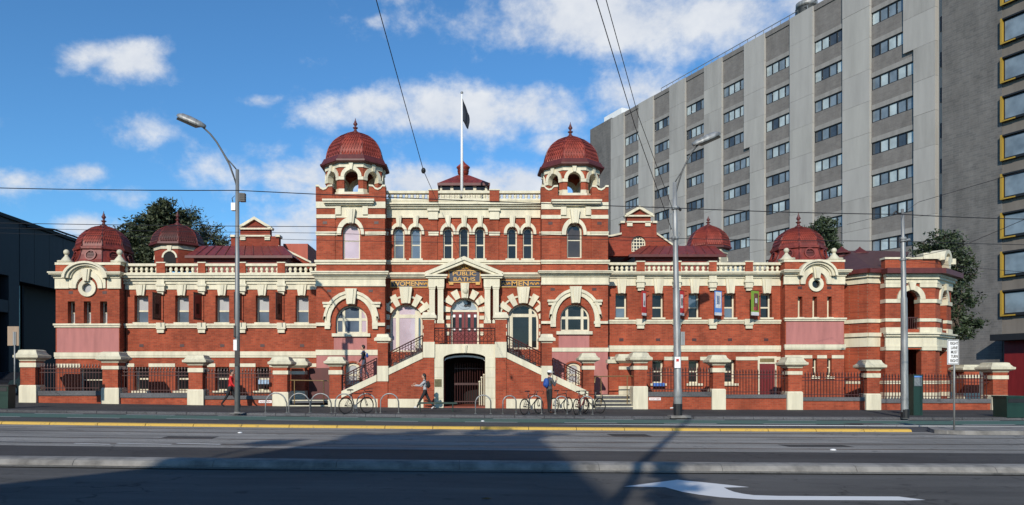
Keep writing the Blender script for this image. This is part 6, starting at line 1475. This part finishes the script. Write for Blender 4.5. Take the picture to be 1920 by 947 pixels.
# ------------------------------------------------------------------ trees
def leafmat(name, c0, c1):
    m, nt, b = base_mat(name); g = nt.nodes.new('ShaderNodeNewGeometry')
    nt.links.new(ramp2(nt, g.outputs['Random Per Island'], c0, c1, .05, .95), b.inputs['Base Color']); b.inputs['Roughness'].default_value = .6
    b.inputs['Subsurface Weight'].default_value = 0.0; return m
M_LEAF = leafmat('olive_leaves', (.022, .034, .014), (.062, .075, .032)); M_LEAF2 = leafmat('deep_green_leaves', (.014, .028, .012), (.048, .068, .026)); M_BARK = painted('bark', (.10, .075, .055), .9, .3)
def tree(base, height, lobes, n_per, leaf, mat, label, seed, bare=0):
    r = random.Random(seed); t = thing('tree', label, 'tree', base, None); b0 = Vector(base)
    top = b0 + Vector((0, 0, height * .62)); tr = MB().tube([b0 - Vector((0, 0, .1)), b0.lerp(top, .5) + Vector((.15, 0, 0)), top], [.30, .22, .12], 9)
    for (c, rr) in lobes:
        c = Vector(c); m0 = b0.lerp(top, r.uniform(.5, .95)); tr.tube([m0, m0.lerp(c, .55) + Vector((0, 0, .3)), c], [.11, .07, .03], 6)
        for k in range(6):
            d = Vector((r.gauss(0, 1), r.gauss(0, 1), r.gauss(.3, .8))).normalized() * rr * r.uniform(.6, 1.0); tr.tube([c, c + d * .6 + Vector((0, 0, .1)), c + d], [.03, .02, .008], 4)
            if bare:
                for q in range(bare):
                    e = c + d * r.uniform(.4, 1); f = e + Vector((r.gauss(0, .5), r.gauss(0, .5), r.gauss(.3, .4))); tr.tube([e, f], [.015, .005], 3)
    tr.build('trunk', M_BARK, t)
    cr = MB(); vs, fs = [], []
    for (c, rr) in lobes:
        c = Vector(c); cl = [c + Vector((r.gauss(0, 1), r.gauss(0, 1), r.gauss(0, .8))).normalized() * rr * r.uniform(.35, 1) for _ in range(max(8, n_per // 34))]
        for q in cl:
            cs = rr * r.uniform(.16, .30)
            for k in range(34):
                p = q + Vector((r.gauss(0, cs), r.gauss(0, cs), r.gauss(0, cs * .75))); a = Vector((r.gauss(0, 1), r.gauss(0, 1), r.gauss(0, .7))).normalized(); bb_ = a.cross(Vector((r.gauss(0, 1), r.gauss(0, 1), r.gauss(0, 1)))).normalized()
                l = leaf * r.uniform(.6, 1.3); w = l * .38; i = len(vs)
                vs += [p - a * l * .5, p + bb_ * w * .5, p + a * l * .5, p - bb_ * w * .5]; fs.append((i, i + 1, i + 2, i + 3))
    cr.add(vs, fs); cr.build('crown', mat, t); return t
def lobes_px(L_, Y, dy=1.0, seed=1):
    r = random.Random(seed); return [((wx(a, Y), Y + r.uniform(-dy, dy), wz(c, Y)), rad * Y / F) for a, c, rad in L_]
Yt_ = 58
tree((wx(300, Yt_), Yt_, .2), 13, lobes_px([(312, 400, 24), (290, 410, 26), (332, 412, 22), (265, 435, 28), (300, 435, 34), (240, 448, 24), (268, 465, 34), (330, 440, 30), (240, 478, 28), (300, 475, 34), (355, 470, 24), (225, 490, 24), (255, 500, 30)], Yt_), 1500, .34, M_LEAF, 'tall dark gum tree behind the left wing dome', 3)
tree((wx(375, Yt_ + 4), Yt_ + 4, .2), 11, lobes_px([(362, 412, 24), (352, 440, 26), (380, 432, 24), (400, 445, 24), (415, 452, 24), (385, 468, 28), (422, 470, 22), (360, 470, 26)], Yt_ + 4), 620, .24, M_LEAF, 'thin half-bare tree between the left turret and the hall gable', 5, 4)
tree((wx(1540, 60), 60, 0), 12, lobes_px([(1535, 425, 20), (1520, 438, 20), (1555, 440, 20), (1540, 455, 24), (1562, 462, 16), (1530, 470, 20)], 60), 800, .30, M_LEAF2, 'dark round tree behind the right pavilion dome', 8)
tree((wx(1785, 52), 52, 0), 10, lobes_px([(1760, 455, 26), (1785, 460, 26), (1740, 465, 18), (1790, 490, 28), (1808, 515, 24), (1790, 540, 26), (1815, 560, 24), (1795, 590, 26), (1810, 610, 18), (1790, 625, 18), (1775, 500, 26), (1775, 570, 26)], 52, .8), 700, .28, M_LEAF2, 'large dark tree rising behind the arcaded corner porch', 9)

# ------------------------------------------------------------------ across the street, behind the camera: what shades the foreground
OB = thing('opposite_building', 'plain brick building across the street casting the foreground shadow', 'building', (-14, -14, 0))
MB().box(-70, -12.9, -30, -14, -1, 13.0).build('lower_block', M_BRICK2, OB)
MB().box(-12.88, -8.0, -30, -14.02, -1, 18.6).build('tall_block', M_BRICK2, OB)
MB().add([(-12.9, -14, 13), (-12.9, -14, 15.4), (-14.6, -14, 13), (-12.9, -22, 13), (-12.9, -22, 15.4), (-14.6, -22, 13)], [(0, 1, 2), (3, 5, 4), (1, 4, 5, 2), (0, 2, 5, 3), (0, 3, 4, 1)]).build('lean_to_roof', M_ROOFD, OB)
for k in range(5):
    for j in range(3): MB().box(-60 + k * 9, -57 + k * 9, -14.05, -13.98, 1.5 + j * 3.8, 3.8 + j * 3.8).build('window', M_GLASS, OB)
def from_shadow(X, Y, Ycast):                     # point at depth Ycast whose shadow falls on road point X, Y
    d = Y - Ycast; return Vector((X - d * math.tan(SUN_AZ), Ycast, d / math.cos(SUN_AZ) * math.tan(SUN_EL)))
L2 = []
rr_ = random.Random(4)
for (X, Y, rad) in ((-2.6, 20.6, .7), (-1.2, 21.6, .7), (0.6, 22.2, .7), (2.2, 21.6, .6), (-4.6, 18.4, .5)):
    p = from_shadow(X, Y, -6.0); L2.append((tuple(p), rad))
tree((-9.5, -6, 0), 12, L2, 500, .25, M_LEAF2, 'street tree behind the viewer shading the tram tracks', 12)
L3 = [(tuple(from_shadow(X, Y, -4.0)), r_) for X, Y, r_ in ((.6, 12.9, .35), (3.4, 12.7, .42), (3.15, 11.5, .42), (3.7, 14.0, .36), (2.9, 10.4, .4))]
tree((-1.4, -4, 0), 6.5, L3, 420, .2, M_LEAF2, 'small street tree behind the viewer', 14)
p0 = from_shadow(3.6, 15, -3.0); p1 = from_shadow(9.2, 30.5, -3.0)
tp = thing('tram_pole', 'steel tram pole behind the viewer', 'pole', (p0.x, -3, 0), 'tram poles')
MB().tube([(p0.x - .5, -3, 0), (p0.x, -3, p0.z), (p1.x, -3, p1.z)], [.12, .11, .08], 10).build('pole', M_STEEL, tp)
